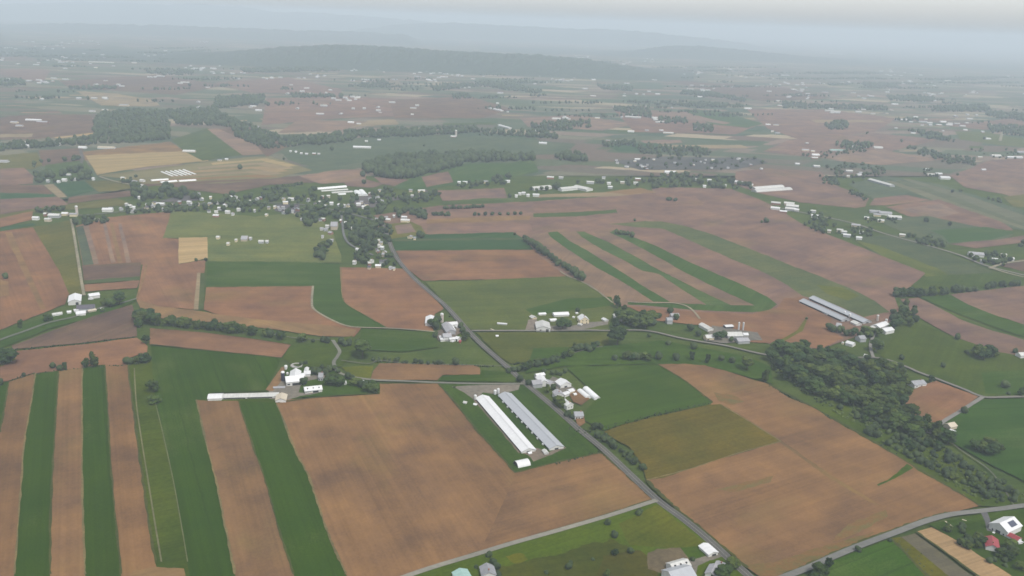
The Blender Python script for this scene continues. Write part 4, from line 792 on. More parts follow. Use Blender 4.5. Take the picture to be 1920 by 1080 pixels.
# farm at the end of the pale lane
bld('barn', 'white gable fronted barn left of the pale lane end', (140.8,549.6), (139,561.5), 13.0, 4.0, 2.6, roof='r_white', doors=[('r',.2,3,3)]); bld('barn', 'white roofed barn right of the pale lane end', (166,551), (185,548.4), 9.5, 3.4, 1.8, roof='r_white')
bld('house', 'long dark roofed house across the pale lane farm', (144,572.6), (177,570.4), 11.5, 4.0, 2.6, 'w_grey', 'r_dark'); dw = bld('barn', 'bright white low barn in front of the long dark roof', (142.5,584), (160,582.4), 8.5, 3.4, 1.7); bld('', '', (138.5,580), (146,579), 5, 3.0, 1.0, 'w_white', 'r_white', parent=dw)
bld('shed', 'beige lean shed along the right half of the dark roof', (164.5,581.6), (179,578.6), 4.0, 2.6, .9, 'w_tan', 'r_tan'); bld('shed', 'long pale shed at the left end of the pale lane farm', (98,587.6), (115.5,584.8), 5.0, 2.6, 1.1, roof='r_pale'); bld('shed', 'small white shed between the long pale shed and the dark roof', (126,583), (133,582.4), 5.0, 2.6, 1.0)
bld('shed', 'tiny white shed under the dark trees of the pale lane farm', (190,577), (192.4,577.4), 2.4, 2, .6)

# ------------------------------------------------------------------ vehicles
def car(label, px, rz, col, big=False):
    p = G(*px); root = empty('parked_van' if big else 'parked_car', p, rz); tag(root, label, 'van' if big else 'car')
    L, W, h = (5.4, 2.0, 2.3) if big else (4.5, 1.8, 1.45)
    prof = [(-L/2,.35),(-L/2,.85),(-L/2+.1,h*.62),(-L*.36,h),(L*.12,h),(L*.27,h*.66),(L/2-.1,h*.56),(L/2,.35)] if not big else [(-L/2,.4),(-L/2,h),(L*.3,h),(L*.42,h*.55),(L/2,h*.45),(L/2,.4)]
    n = len(prof); vs = [(x, s*W/2*(0.86 if z > h*.8 else 1), z) for s in (-1, 1) for x, z in prof]
    fs = [tuple(range(n)), tuple(reversed(range(n, 2*n)))]+[(i, n+i, n+(i+1) % n, (i+1) % n) for i in range(n)]
    mesh_obj('body', vs, fs, [P[col]], root)
    mesh_obj('windscreen', *boxes([(L*.16,-W*.36,h*.68,L*.26,W*.36,h*.9)]), [P['glass']], root)
    for sx in (-.3, .3):
        for sy in (-1, 1):
            v, f = lathe([(.33,-.1),(.33,.1)], 12); o = mesh_obj('wheel', v, f+[tuple(reversed(range(12)))], [P['w_dark']], root); o.location = (sx*L, sy*W*.46, .33); o.rotation_euler = (R(90),0,0)
car('white van parked at the lane end by the white roofed barn', (170.5,562), .3, 'r_white', True); car('small white car on the yard of the roadside farm', (850,641), 1.0, 'r_white'); car('pale car parked in front of the big white barn', (549.5,718), 1.6, 'r_pale'); car('white car parked by the red roofed house', (1863,1001), .9, 'r_white'); car('white van parked beside the gravel yard below the bright white barn', (580.5,738.5), .2, 'w_cream', True)
# ------------------------------------------------------------------ village and distant buildings
def small(x, y, wpx, group, where, kind=None, roof=None, ang=None, W=None, e=None):
    """a building seen wpx pixels long at pixel (x, y); built from the same kit"""
    s = pxm(x, y); L = wpx/s
    roof = roof or random.choice(['r_white','r_pale','r_pale','r_lgrey','r_lgrey','r_grey','r_dark'])
    if kind is None: kind = 'long_shed' if L > 34 else ('barn' if L > 17 else 'house')
    a = ang if ang is not None else random.choice([0.0, 0.12, -0.15, 0.35, -0.4, 1.2])
    e = e or ((3.0 if kind == 'long_shed' else 4.0) if y > 330 else 3.0); L *= .9 if y > 330 else 0.85; W = W or (min(14, max(6.5, L*.55)) if kind != 'long_shed' else 11)
    c = G(x, y, e); d = Vector((math.cos(a), math.sin(a), 0))*L/2; d.z = 0
    def topx(v):
        q = np.array(v)-np.array([0,0,CAM_H]); return (960+F*q.dot(right)/q.dot(fwd), 540-F*q.dot(up)/q.dot(fwd))
    r = W*.22; z = e+r; v0, v1 = c-d, c+d; v0.z = v1.z = z; p0, p1 = topx(v0), topx(v1)
    wall = random.choice(['w_white','w_white','w_tan','w_cream','w_grey','w_grey','w_brick'])
    rn = {'r_white':'white','r_pale':'pale','r_lgrey':'light grey','r_grey':'grey','r_dark':'dark','r_tan':'tan','r_red':'red','r_teal':'pale blue','r_silver':'silver'}[roof]
    sz = ('long low' if kind == 'long_shed' else ('large' if L > 24 else ('mid sized' if L > 13 else 'small')))
    lab = uniq(f"{sz} {rn} roofed {kind.replace('_',' ').replace('long ','')} {where or near(x,y)}", x, y)
    near_ = s > 0.85
    return bld(kind, lab, p0, p1, W, e, r, 'w_white' if roof == 'r_white' and random.random() < .45 else wall, roof, group=group, parts=near_, chimney=near_ and kind == 'house' and random.random() < .5)
w_ = [(237.6,382,5),(244,385,7),(248,395,5),(227,390,4),(251,388,5),(274,388,5),(280,383,13),(288,385.5,7),(289,379,6),(301,381.5,16),(307,391,5),(325.6,381.5,7),(337,378,6),(355,378,8),(358,382,6),(370,381.5,7),(373,362.5,5),(378,372,5),(395,369,4),(382.5,381,4),(394,381,7),(408,379,5),(416,377,8),(422,384,5),(412,389.6,8),(405.5,396,6),(405,403.5,11),(427,396,9),(436.7,400.4,5),(447.5,391.6,6),(445,376,6),(431,369,8),(423,369,5),(442,368.6,5),(392,395,5)]
for x, y, w in w_: small(x, y, w, 'houses of the western village row', None, roof='r_white' if w > 7 else None, ang=.05 if w > 9 else None)
for x, y, w, r in [(231,333,9,'r_pale'),(252.5,339.5,9,'r_lgrey'),(267,337.5,9,'r_pale'),(265,347,9,'r_pale'),(266,352,5,None),(262,369,5,'r_white')]: small(x, y, w, 'buildings above the western village row', None, roof=r, ang=-.25)
v_ = [(422,368,5),(468,376.5,5),(482,372,5),(487.5,370,5),(532,372,5),(546,372,11),(535,378.5,10),(578,374,5),(504,388,5),(515.6,387,4),(522,388,4),(531,388,6),(537.5,392.6,6),(549,395,5),(555,388,5),(558,392,5),(525,391,5),(532,398,4),(553,398,4),(588.5,389.5,5),(590.6,381.7,4),(500,402,4),(477.6,393.6,3),(566,410,4),
 (604.7,368,5),(616,367,6),(600.6,378,6),(578,373,4),(588,389,5),(611.5,385.5,7),(621.6,380,7),(641,384,17),(652,384,8),(661.5,375,7),(672,381.5,9),(678,378,6),(687,382,7),(684.6,387,13),(694,372,8),(707.6,369,8),(710,375,10),(716,376,6),(711.7,356,6),(693,362,3),(774,366,7),(786,369,6),(790,357,14),(804,360,4),(770,356,7),(600.6,411,6),(606,410,8),(614,423,7),(611,429.5,8),(603,428,6),(620,435.6,8),(648,416.7,4),(639,412.6,3),(673.7,423.4,7),(661.5,427,6),(706,410,5),(706,422,6),(705.6,434,7),(724,407,6),(728,411,9),(739,404,4),
 (621,450,8),(605,442.5,4),(672.5,467,10),(711,459,4),(717,463,6),(710,470,4),(706,467,4),(719,476,5),(721,472,4),(715,454,5),(710,450,4),(704,434,5),(692.5,492.5,6),(692.5,500,6),(709,497.5,11),(697.5,488,4),(715.6,489,7),(722.5,488,4),(665,490,6),(732.5,501,5),(739,502.5,4),(769,443,8),(777.5,445.6,5)]
for x, y, w in v_: small(x, y, w, 'houses of the village', None, roof='r_white' if w > 8.5 and (x, y) not in ((790,357),) else None)
small(627,421.5,13,None,'beside the village lane, pinkish grey and broad','hall','r_lgrey',.1,22,6); small(677.5,454,10,'houses of the village','among the dark village trees',None,'r_white',.05); small(758,406.5,11,'houses of the village','between the village and the two short tree rows','barn','r_white',0); small(760,412.5,18,'houses of the village','between the village and the two short tree rows','barn','r_pale',0)
small(459,446.5,12,None,'standing alone on the green pasture','barn','r_lgrey',.1,16); 
for x, y, w in [(470,446,4),(443,449.5,4),(428,456,5),(409,444,6),(490,452,10),(501,452,5)]: small(x, y, w, 'sheds on the pasture below the village', None, roof='r_pale', ang=0)
# greenhouses and long sheds of the village
gh = 'white greenhouses behind the village'
hoop('greenhouse','longest white greenhouse behind the village',(594,352),(648.5,347.5),11,3.2,gh); hoop('greenhouse','thin white greenhouse second in the village stack',(602,356.6),(652,353.6),6,2.2,gh,skin='r_pale'); hoop('greenhouse','pale greenhouse third in the village stack',(622,359.6),(661,357.4),7,2.4,gh,skin='r_pale'); hoop('greenhouse','short bright greenhouse lowest in the village stack',(634,362.6),(648,361.8),7,2.6,gh)
hoop('greenhouse','left of two slanting white greenhouses by the village',(668,356),(674,363.6),11,4,gh); hoop('greenhouse','right of two slanting white greenhouses by the village',(677,354.6),(685,363.4),11,4,gh)
hoop('greenhouse','thin white greenhouse right of the western tree grove, upper',(283,336.6),(303,335),8,3.5); hoop('greenhouse','thin white greenhouse right of the western tree grove, lower left',(301,340),(331,337.2),9,3.5); hoop('greenhouse','thin white greenhouse right of the western tree grove, lower right',(335,337.6),(367,335.6),9,3.5); hoop('greenhouse','shortest thin greenhouse right of the western tree grove',(303,335.4),(315,334.4),7,3.2)
for i, (a, b) in enumerate([((303,321),(324,329.2)),((311,320.2),(333,328.6)),((320,319.4),(342,328)),((328,318.6),(350,327.4)),((336,317.8),(358,326.6)),((344,317),(366.5,325.6))]):
    hoop('crop_tunnel','white film crop tunnel in the row of six slanting ones on the striped field',a,b,4.4,2.2,'six white crop tunnels',cat='crop tunnel')
# the pale roofed farm to the west
for x, y, w, r, k in [(67,407.5,12,'r_white',None),(102,403,22,'r_pale','barn'),(122,399.6,12,'r_white',None),(90,410.4,12,'r_pale',None),(85,400.5,5,'r_pale',None),(182,411.5,7,'r_pale',None),(202,392,20,'r_white','barn'),(138,401,14,'r_lgrey',None),(208,390,8,'r_grey',None)]: small(x, y, w, None, None, k, r, .1)
silo('white silo at the right end of the pale roofed western farm', (144.5,403), 2.2, 14, 'stave', 'r_white')
# east of the village
for a, b, W, l in (((998,350),(1031,347),15,'leftmost'),((1050,351.6),(1080,348.6),13,'middle'),((1080,346.6),(1106,352),20,'rightmost, broadest')):
    bld('long_shed', l+' of three long pale sheds in line east of the village', a, b, W, 4, 3, 'w_white', 'r_pale')
e_ = [(1107,341,15,'r_pale'),(975,362,6,'r_white'),(982,361,7,'r_white'),(968,366,5,'r_white'),(990,365,6,'r_white'),(1005,364.6,13,'r_white'),(1032,332,14,'r_pale'),(1052,332,9,'r_pale'),(1142,342.6,8,'r_white'),(1144,350,9,'r_white'),(1167,341,8,None),(1132,332,7,None),(1196,335,11,'r_white'),(1192,342,9,'r_pale'),(1257,322.6,25,'r_white'),(1330,337,8,'r_white'),(1307,335,7,'r_pale'),(1321,348,6,'r_white'),(1360,347,4,None),(1156,300,5,None),(1195,298,11,'r_white'),(1175,312,9,'r_pale'),(1210,312,6,None),(952,339,9,'r_white'),(861,341,6,'r_white'),(872,341,9,'r_white'),(910,340,12,'r_lgrey')]
for x, y, w, r in e_: small(x, y, w, 'buildings east of the village', None, None, r, random.choice([0,.1,-.1]))
for i in range(20):
    x = random.uniform(1150, 1430); y = random.uniform(296, 318); small(x, y, random.uniform(3, 6), 'rows of houses on the far housing estate', 'on the faint housing estate east of the village', 'house', random.choice(['r_lgrey','r_grey','r_pale']), .1)
bld('long_shed','white slanting shed above the double pale greenhouse',(1379,338),(1410,343.4),13,4,2.5,'w_white','r_white')
hoop('greenhouse','upper strip of the double pale greenhouse',(1412,350.6),(1466,346.4),18,5,skin='r_pale'); hoop('greenhouse','lower strip of the double pale greenhouse',(1414,355.6),(1481,351),18,5,skin='r_pale')
f_ = [(1455,380,18,'r_pale'),(1454,389.6,18,'r_white'),(1469,396,14,'r_white'),(1480,381,20,'r_pale'),(1486,386,24,'r_pale'),(1482,391,20,'r_pale'),(1494,392.6,9,'r_white'),(1525,395,10,'r_pale'),(1529,404,16,'r_white'),(1605,421.6,17,'r_lgrey'),(1575,430.6,12,'r_pale'),(1583,434,10,'r_pale'),(1588,440,14,'r_white'),(1555,432,7,'r_pale'),(1611,445,11,'r_white'),(1615,434,7,None),(1652,412.6,12,'r_white'),(1625,407.6,9,'r_white'),(1692,439.6,11,'r_pale'),(1764,451,8,'r_white'),(1830,475.6,28,'r_lgrey'),(1867,486,17,'r_white'),(1882,477,10,'r_pale'),(1897,484,8,'r_white'),(1842,488,7,'r_pale'),(1640,396,20,'r_lgrey'),(1660,399,24,'r_lgrey'),(1677,406.6,26,'r_pale'),(1645,402,14,'r_lgrey')]
for i, (x, y, w, r) in enumerate(f_): small(x, y, w, 'buildings of the eastern lane farms', None, None, r, -.35 if i < 20 else -.2)
d_ = [(1592,320,14,'r_pale'),(1592,330,12,'r_pale'),(1619,324.6,20,'r_lgrey'),(1610,327,9,'r_white'),(1510,281,15,'r_lgrey'),(1524,283,8,'r_pale'),(1529,290,16,'r_white'),(1527,295.6,14,'r_pale'),(1572,281.6,38,'r_teal'),(1597,274,12,'r_white'),(1619,275.6,12,'r_white'),(1646,276.4,19,'r_pale'),(1495,306.6,9,'r_white'),(1531,311,14,'r_pale'),(1739,317,9,'r_white'),(1760,325.4,14,'r_white'),(1771,332.6,20,'r_white'),(1745,327,16,'r_pale'),(1844,317.6,9,'r_white'),(1837,294,10,'r_pale'),(1867,291.6,20,'r_pale'),(1902,294.6,34,'r_white'),(1915,285,20,'r_lgrey'),(1712,249,9,'r_white'),(1850,259.6,12,'r_white'),(1842,246,6,'r_white'),
 (555,284,4,'r_white'),(565,287,5,'r_white'),(575,288,6,'r_white'),(589,287.6,7,'r_white'),(598,288,5,'r_pale'),(545,283,4,'r_white'),(687,264,6,'r_pale'),(711,261.6,7,'r_white'),(679,275.6,38,'r_white'),(850,255.6,11,'r_white'),(47,267,18,'r_pale'),(47,273,20,'r_white'),(102,270,25,'r_pale'),(155,276,16,'r_white'),(200,276.4,36,'r_tan'),(355,283.4,26,'r_pale'),(425,298,6,'r_white'),(412,300,8,'r_lgrey'),(7,302,20,'r_lgrey'),(121,336,9,'r_white'),(129,327,8,'r_pale'),(110,339.6,5,'r_white'),(175,334,4,'r_white'),(100,326,5,'r_pale'),(90,338,5,'r_pale'),(140,335,4,'r_white')]
for x, y, w, r in d_: small(x, y, w, 'scattered farm buildings in the middle distance', None, None, r, .06)
silo('white silo of the lone far farm behind the long dark wood', (855,256), 3, 17, 'stave', 'r_white')
bld('long_shed','long grey shed slanting beside the eastern strip fields',(1632,334),(1674,345.6),13,4,2.4,'w_grey','r_pale')
h_ = '''8,89,14 68,121,12 135,123.5,15 190,116.5,55 252,117.5,10 310,95,7 312,106,15 417,115,7 400,128,12 366,127.5,5 486,103.5,9 600,117.5,12 82,153,13 99,152,7 198,151,8 347,154,18 338,156,10 390,164,9 560,146,7 571,146,5 546,159,7 575,165,10 233,197,20 197,206,12 173,208,12 475,199,12 485,206.5,13 470,200,8 480,237,12 63,224.6,33 27,229,15 80,228.6,24 37,235.6,15 302,219,24 280,220,10 47,267,10
700,79,20 683,149,12 692,149,5 740,148.6,12 720,135,5 760,131,32 849,133.6,38 783,143,14 803,149,10 830,144,10 887,148,9 907,143,5 1012,143,4 938,174,13 933,193,6 952,209,5 775,202.6,13 773,214,6 655,188,10 670,183,12 658,229,13 673,231.5,9 713,211,7 1045,126,28 947,128.6,22 1043,222,18 1065,222.6,11 1050,232.6,6 1003,245,14 1120,221,10 1055,149,9 1077,146,5 1100,144,9 1113,149,9 1097,166,11 1112,180,12 1217,171,8 1233,176,10 1155,200,12 1215,199,10 1183,246,14 1213,244,8 1253,249,22 1240,244,8 1140,263,9 1157,264,8 1018,268,17 1175,118,7 1187,131,14 1227,150,10 1260,201,4
1472,140.6,20 1417,161,14 1442,171,10 1373,163,5 1368,183,7 1310,181,14 1460,189,10 1462,198,9 1402,203,15 1558,204,10 1613,205,24 1637,213,9 1678,195,14 1717,186,8 1733,189,8 1690,157,12 1777,151,13 1843,208,14 1717,219,9 1730,228,18 1708,228,8 1743,230,11 1760,234,12 1768,228,13 1573,229.6,11 1680,240,6 1713,249,8 1810,243,8 1843,248,6 1888,238,10 1915,239,10 1852,260,12 1440,233,10 1455,234,11 1458,249,10 1448,246,6 1327,238,10 1307,237,9 1513,268,6 1570,101,34 1547,173,14 1600,174,10 1543,157,10 1690,224,30'''
for t in h_.split():
    x, y, w = map(float, t.split(',')); small(x, y, w, 'far farm buildings in the haze', None, None, random.choice(['r_white','r_pale','r_pale','r_lgrey']), random.choice([0,.08,-.08]))
for a, b, l in (((917,201),(942,206),'long white shed slanting in the far fields'),((936.5,233),(957,238.5),'long white shed slanting above the creek trees')): bld('long_shed', l, a, b, 12, 4, 2, 'w_white', 'r_white', parts=False)
for i in range(46):
    x, y = random.choice([(random.uniform(720,880),random.uniform(128,152)),(random.uniform(1130,1290),random.uniform(112,140)),(random.uniform(0,260),random.uniform(105,128)),(random.uniform(1660,1900),random.uniform(205,245)),(random.uniform(1280,1420),random.uniform(122,150)),(random.uniform(1600,1900),random.uniform(140,165))])
    small(x, y, random.uniform(4, 8), 'faint specks of far houses', 'among faint far roofs under the haze', 'house', random.choice(['r_pale','r_lgrey','r_white']), 0)

# the countless specks of roofs lost in the haze
V, Fc, MI, n = [], [], [], 0
for k in range(95):
    cx = random.uniform(-40, 1960); cy0 = 38+SL*(cx-960)+random.choice([random.uniform(62, 120), random.uniform(75, 190)])
    for q in range(random.randint(2, 7)):
        x, y = cx+random.gauss(0, 16), cy0+random.gauss(0, 2.2); p = G(x, y); L = random.uniform(9, 26); W = random.uniform(8, 12); e = random.uniform(3, 5); th = random.choice([0, .1, -.1, 1.4])
        for j, (vv, ff) in enumerate((gable_wall(L, W, e, W*.22), gable_roof(L, W, e, W*.22))):
            for (a, b, c) in vv: V.append((p.x+a*math.cos(th)-b*math.sin(th), p.y+a*math.sin(th)+b*math.cos(th), c))
            Fc += [tuple(i+n for i in f) for f in ff]; MI += [j]*len(ff); n += len(vv)
o = mesh_obj('distant_houses', V, Fc, [P['w_grey'], P['r_pale']], midx=MI); tag(o, 'countless faint specks of far roofs strewn over the hazy plain', 'houses', kind='stuff')

# ------------------------------------------------------------------ trees
def ico(sub):
    bm = bmesh.new(); bmesh.ops.create_icosphere(bm, subdivisions=sub, radius=1.0)
    v = np.array([x.co[:] for x in bm.verts]); f = np.array([[q.index for q in x.verts] for x in bm.faces]); bm.free(); return v, f
ICO1, ICO2 = ico(1), ico(2)
def crown_mesh(seed, kind):
    """a crown of many lumpy lobes plus loose leaf clumps; the whole tree is 1 high"""
    rs = np.random.RandomState(seed); V, Fc = [], []; n = 0
    prof = {'round':(.40,.56,.34,11),'broad':(.50,.56,.34,14),'tall':(.26,.54,.44,11),'bush':(.55,.46,.42,9),'open':(.42,.60,.32,9)}[kind]
    rx, cz, rz, nl = prof; lobes = []
    for i in range(nl):
        while True:
            p = rs.uniform(-1, 1, 3)
            if np.linalg.norm(p) < 1: break
        p = p*0.84*np.array([rx, rx, rz]); p[2] += cz; lobes.append((p, rs.uniform(.24, .54)*np.array([rx, rx, rz*0.95])))
    lobes.append((np.array([0, 0, cz]), .62*np.array([rx, rx, rz])))
    for p, s in lobes:
        v, f = ICO2; ph = rs.uniform(0, 6, 9)
        d = 1+.16*np.sin(v[:,0]*5+ph[0])*np.sin(v[:,1]*5+ph[1])+.14*np.sin(v[:,2]*7+ph[2]+v[:,0]*4)+rs.uniform(-.12, .12, len(v))
        V.append(v*d[:,None]*s+p); Fc += (f+n).tolist(); n += len(v)
    nq = 460 if kind != 'open' else 560
    for i in range(nq):     # leaf clumps breaking the outline
        p, s = lobes[rs.randint(len(lobes))]; u = rs.normal(size=3); u /= np.linalg.norm(u); c = p+u*s*rs.uniform(.95, 1.28)
        a = rs.normal(size=3); a /= np.linalg.norm(a); b = np.cross(a, rs.normal(size=3)); b /= np.linalg.norm(b); r = rs.uniform(.018, .042)
        V.append(np.array([c+a*r, c+b*r*.8, c-a*r*.9, c-b*r])); Fc.append([n, n+1, n+2, n+3]); n += 4
    V = np.vstack(V); V[:,2] = np.maximum(V[:,2], .03)
    me = bpy.data.meshes.new('crown_'+kind); me.from_pydata(V.tolist(), [], Fc); me.materials.append(M['crown']); me.update(); return me
def trunk_mesh(seed, kind):
    rs = np.random.RandomState(seed); vs, fs = [], []
    def limb(a, b, r0_, r1_, n=6):
        a, b = np.array(a), np.array(b); d = b-a; d /= np.linalg.norm(d); x = np.cross(d, [.3, .9, .2]); x /= np.linalg.norm(x); y = np.cross(d, x); k = len(vs)
        for c, r in ((a, r0_), (b, r1_)):
            for i in range(n): t = 2*math.pi*i/n; vs.append(tuple(c+r*(x*math.cos(t)+y*math.sin(t))))
        for i in range(n): fs.append((k+i, k+(i+1) % n, k+n+(i+1) % n, k+n+i))
    limb((0,0,-.06), (0,0,.34), .03, .02); limb((0,0,.33), (rs.uniform(-.05,.05), rs.uniform(-.05,.05), .68), .02, .008)
    for i in range(4):
        t = rs.uniform(0, 6.28); limb((0,0,.24+.05*i), (.22*math.cos(t), .22*math.sin(t), .46+.06*i), .012, .005)
    me = bpy.data.meshes.new('trunk_'+kind); me.from_pydata(vs, [], fs); me.materials.append(P['bark']); me.update(); return me
CR = {k: [(crown_mesh(10*i+j, k), trunk_mesh(10*i+j, k)) for j in range(4)] for i, k in enumerate(('round','broad','tall','bush','open'))}
def joined(cm, tm):
    cv = [tuple(v.co) for v in cm.vertices]; tv = [tuple(v.co) for v in tm.vertices]; n = len(cv)
    fs = [tuple(p.vertices) for p in cm.polygons]+[tuple(i+n for i in p.vertices) for p in tm.polygons]
    me = bpy.data.meshes.new('tree_small'); me.from_pydata(cv+tv, [], fs); me.materials.append(M['crown']); me.materials.append(P['bark'])
    me.polygons.foreach_set('material_index', [0]*len(cm.polygons)+[1]*len(tm.polygons)); me.update(); return me
CRJ = {k: [joined(*p) for p in v] for k, v in CR.items()}
LEAF = [(.078,.104,.034),(.066,.092,.030),(.042,.070,.026),(.036,.062,.026),(.050,.078,.026),(.030,.055,.026),(.060,.085,.030)]
TREES = []
def t(x, y, hpx, label=None, group=None, kind='round', col=None, wide=1.0):
    """a tree whose foot is at pixel (x, y) and whose height is about hpx pixels"""
    TREES.append(dict(x=x, y=y, h=hpx, label=label, group=group, kind=kind, col=col or random.choice(LEAF), wide=wide))
def row(pts, n, h, label, group, kind='round', jx=2.0, jy=1.0):
    c = catmull(pts, 8)
    for i in range(n):
        q = c[min(len(c)-1, int((i+random.uniform(.1,.9))/n*(len(c)-1)))]
        t(q[0]+random.uniform(-jx, jx), q[1]+random.uniform(-jy, jy), h*random.uniform(.7, 1.25), label, group, kind if random.random() < .7 else random.choice(['round','broad','tall']))
def inside(x, y, poly):
    c = False; j = len(poly)-1
    for i in range(len(poly)):
        (xi, yi), (xj, yj) = poly[i], poly[j]
        if (yi > y) != (yj > y) and x < (xj-xi)*(y-yi)/(yj-yi)+xi: c = not c
        j = i
    return c
def fill(poly, n, h, label, group, kind='round', avoid=True, mind=0.0):
    xs = [p[0] for p in poly]; ys = [p[1] for p in poly]; k = tries = 0; pts = []
    while k < n and tries < n*60:
        tries += 1; x, y = random.uniform(min(xs), max(xs)), random.uniform(min(ys), max(ys))
        if not inside(x, y, poly): continue
        if mind and any((x-a)**2+(1.8*(y-b))**2 < mind*mind for a, b in pts): continue
        if avoid and any(abs((a[0]+b[0])/2-x) < abs(a[0]-b[0])/2+2.5 and -2 < y-(a[1]+b[1])/2 < h*0.8 for a, b in BLD): continue
        pts.append((x, y)); t(x, y, h*random.uniform(.65, 1.3), label, group, kind if random.random() < .6 else random.choice(['round','broad','tall','open'])); k += 1
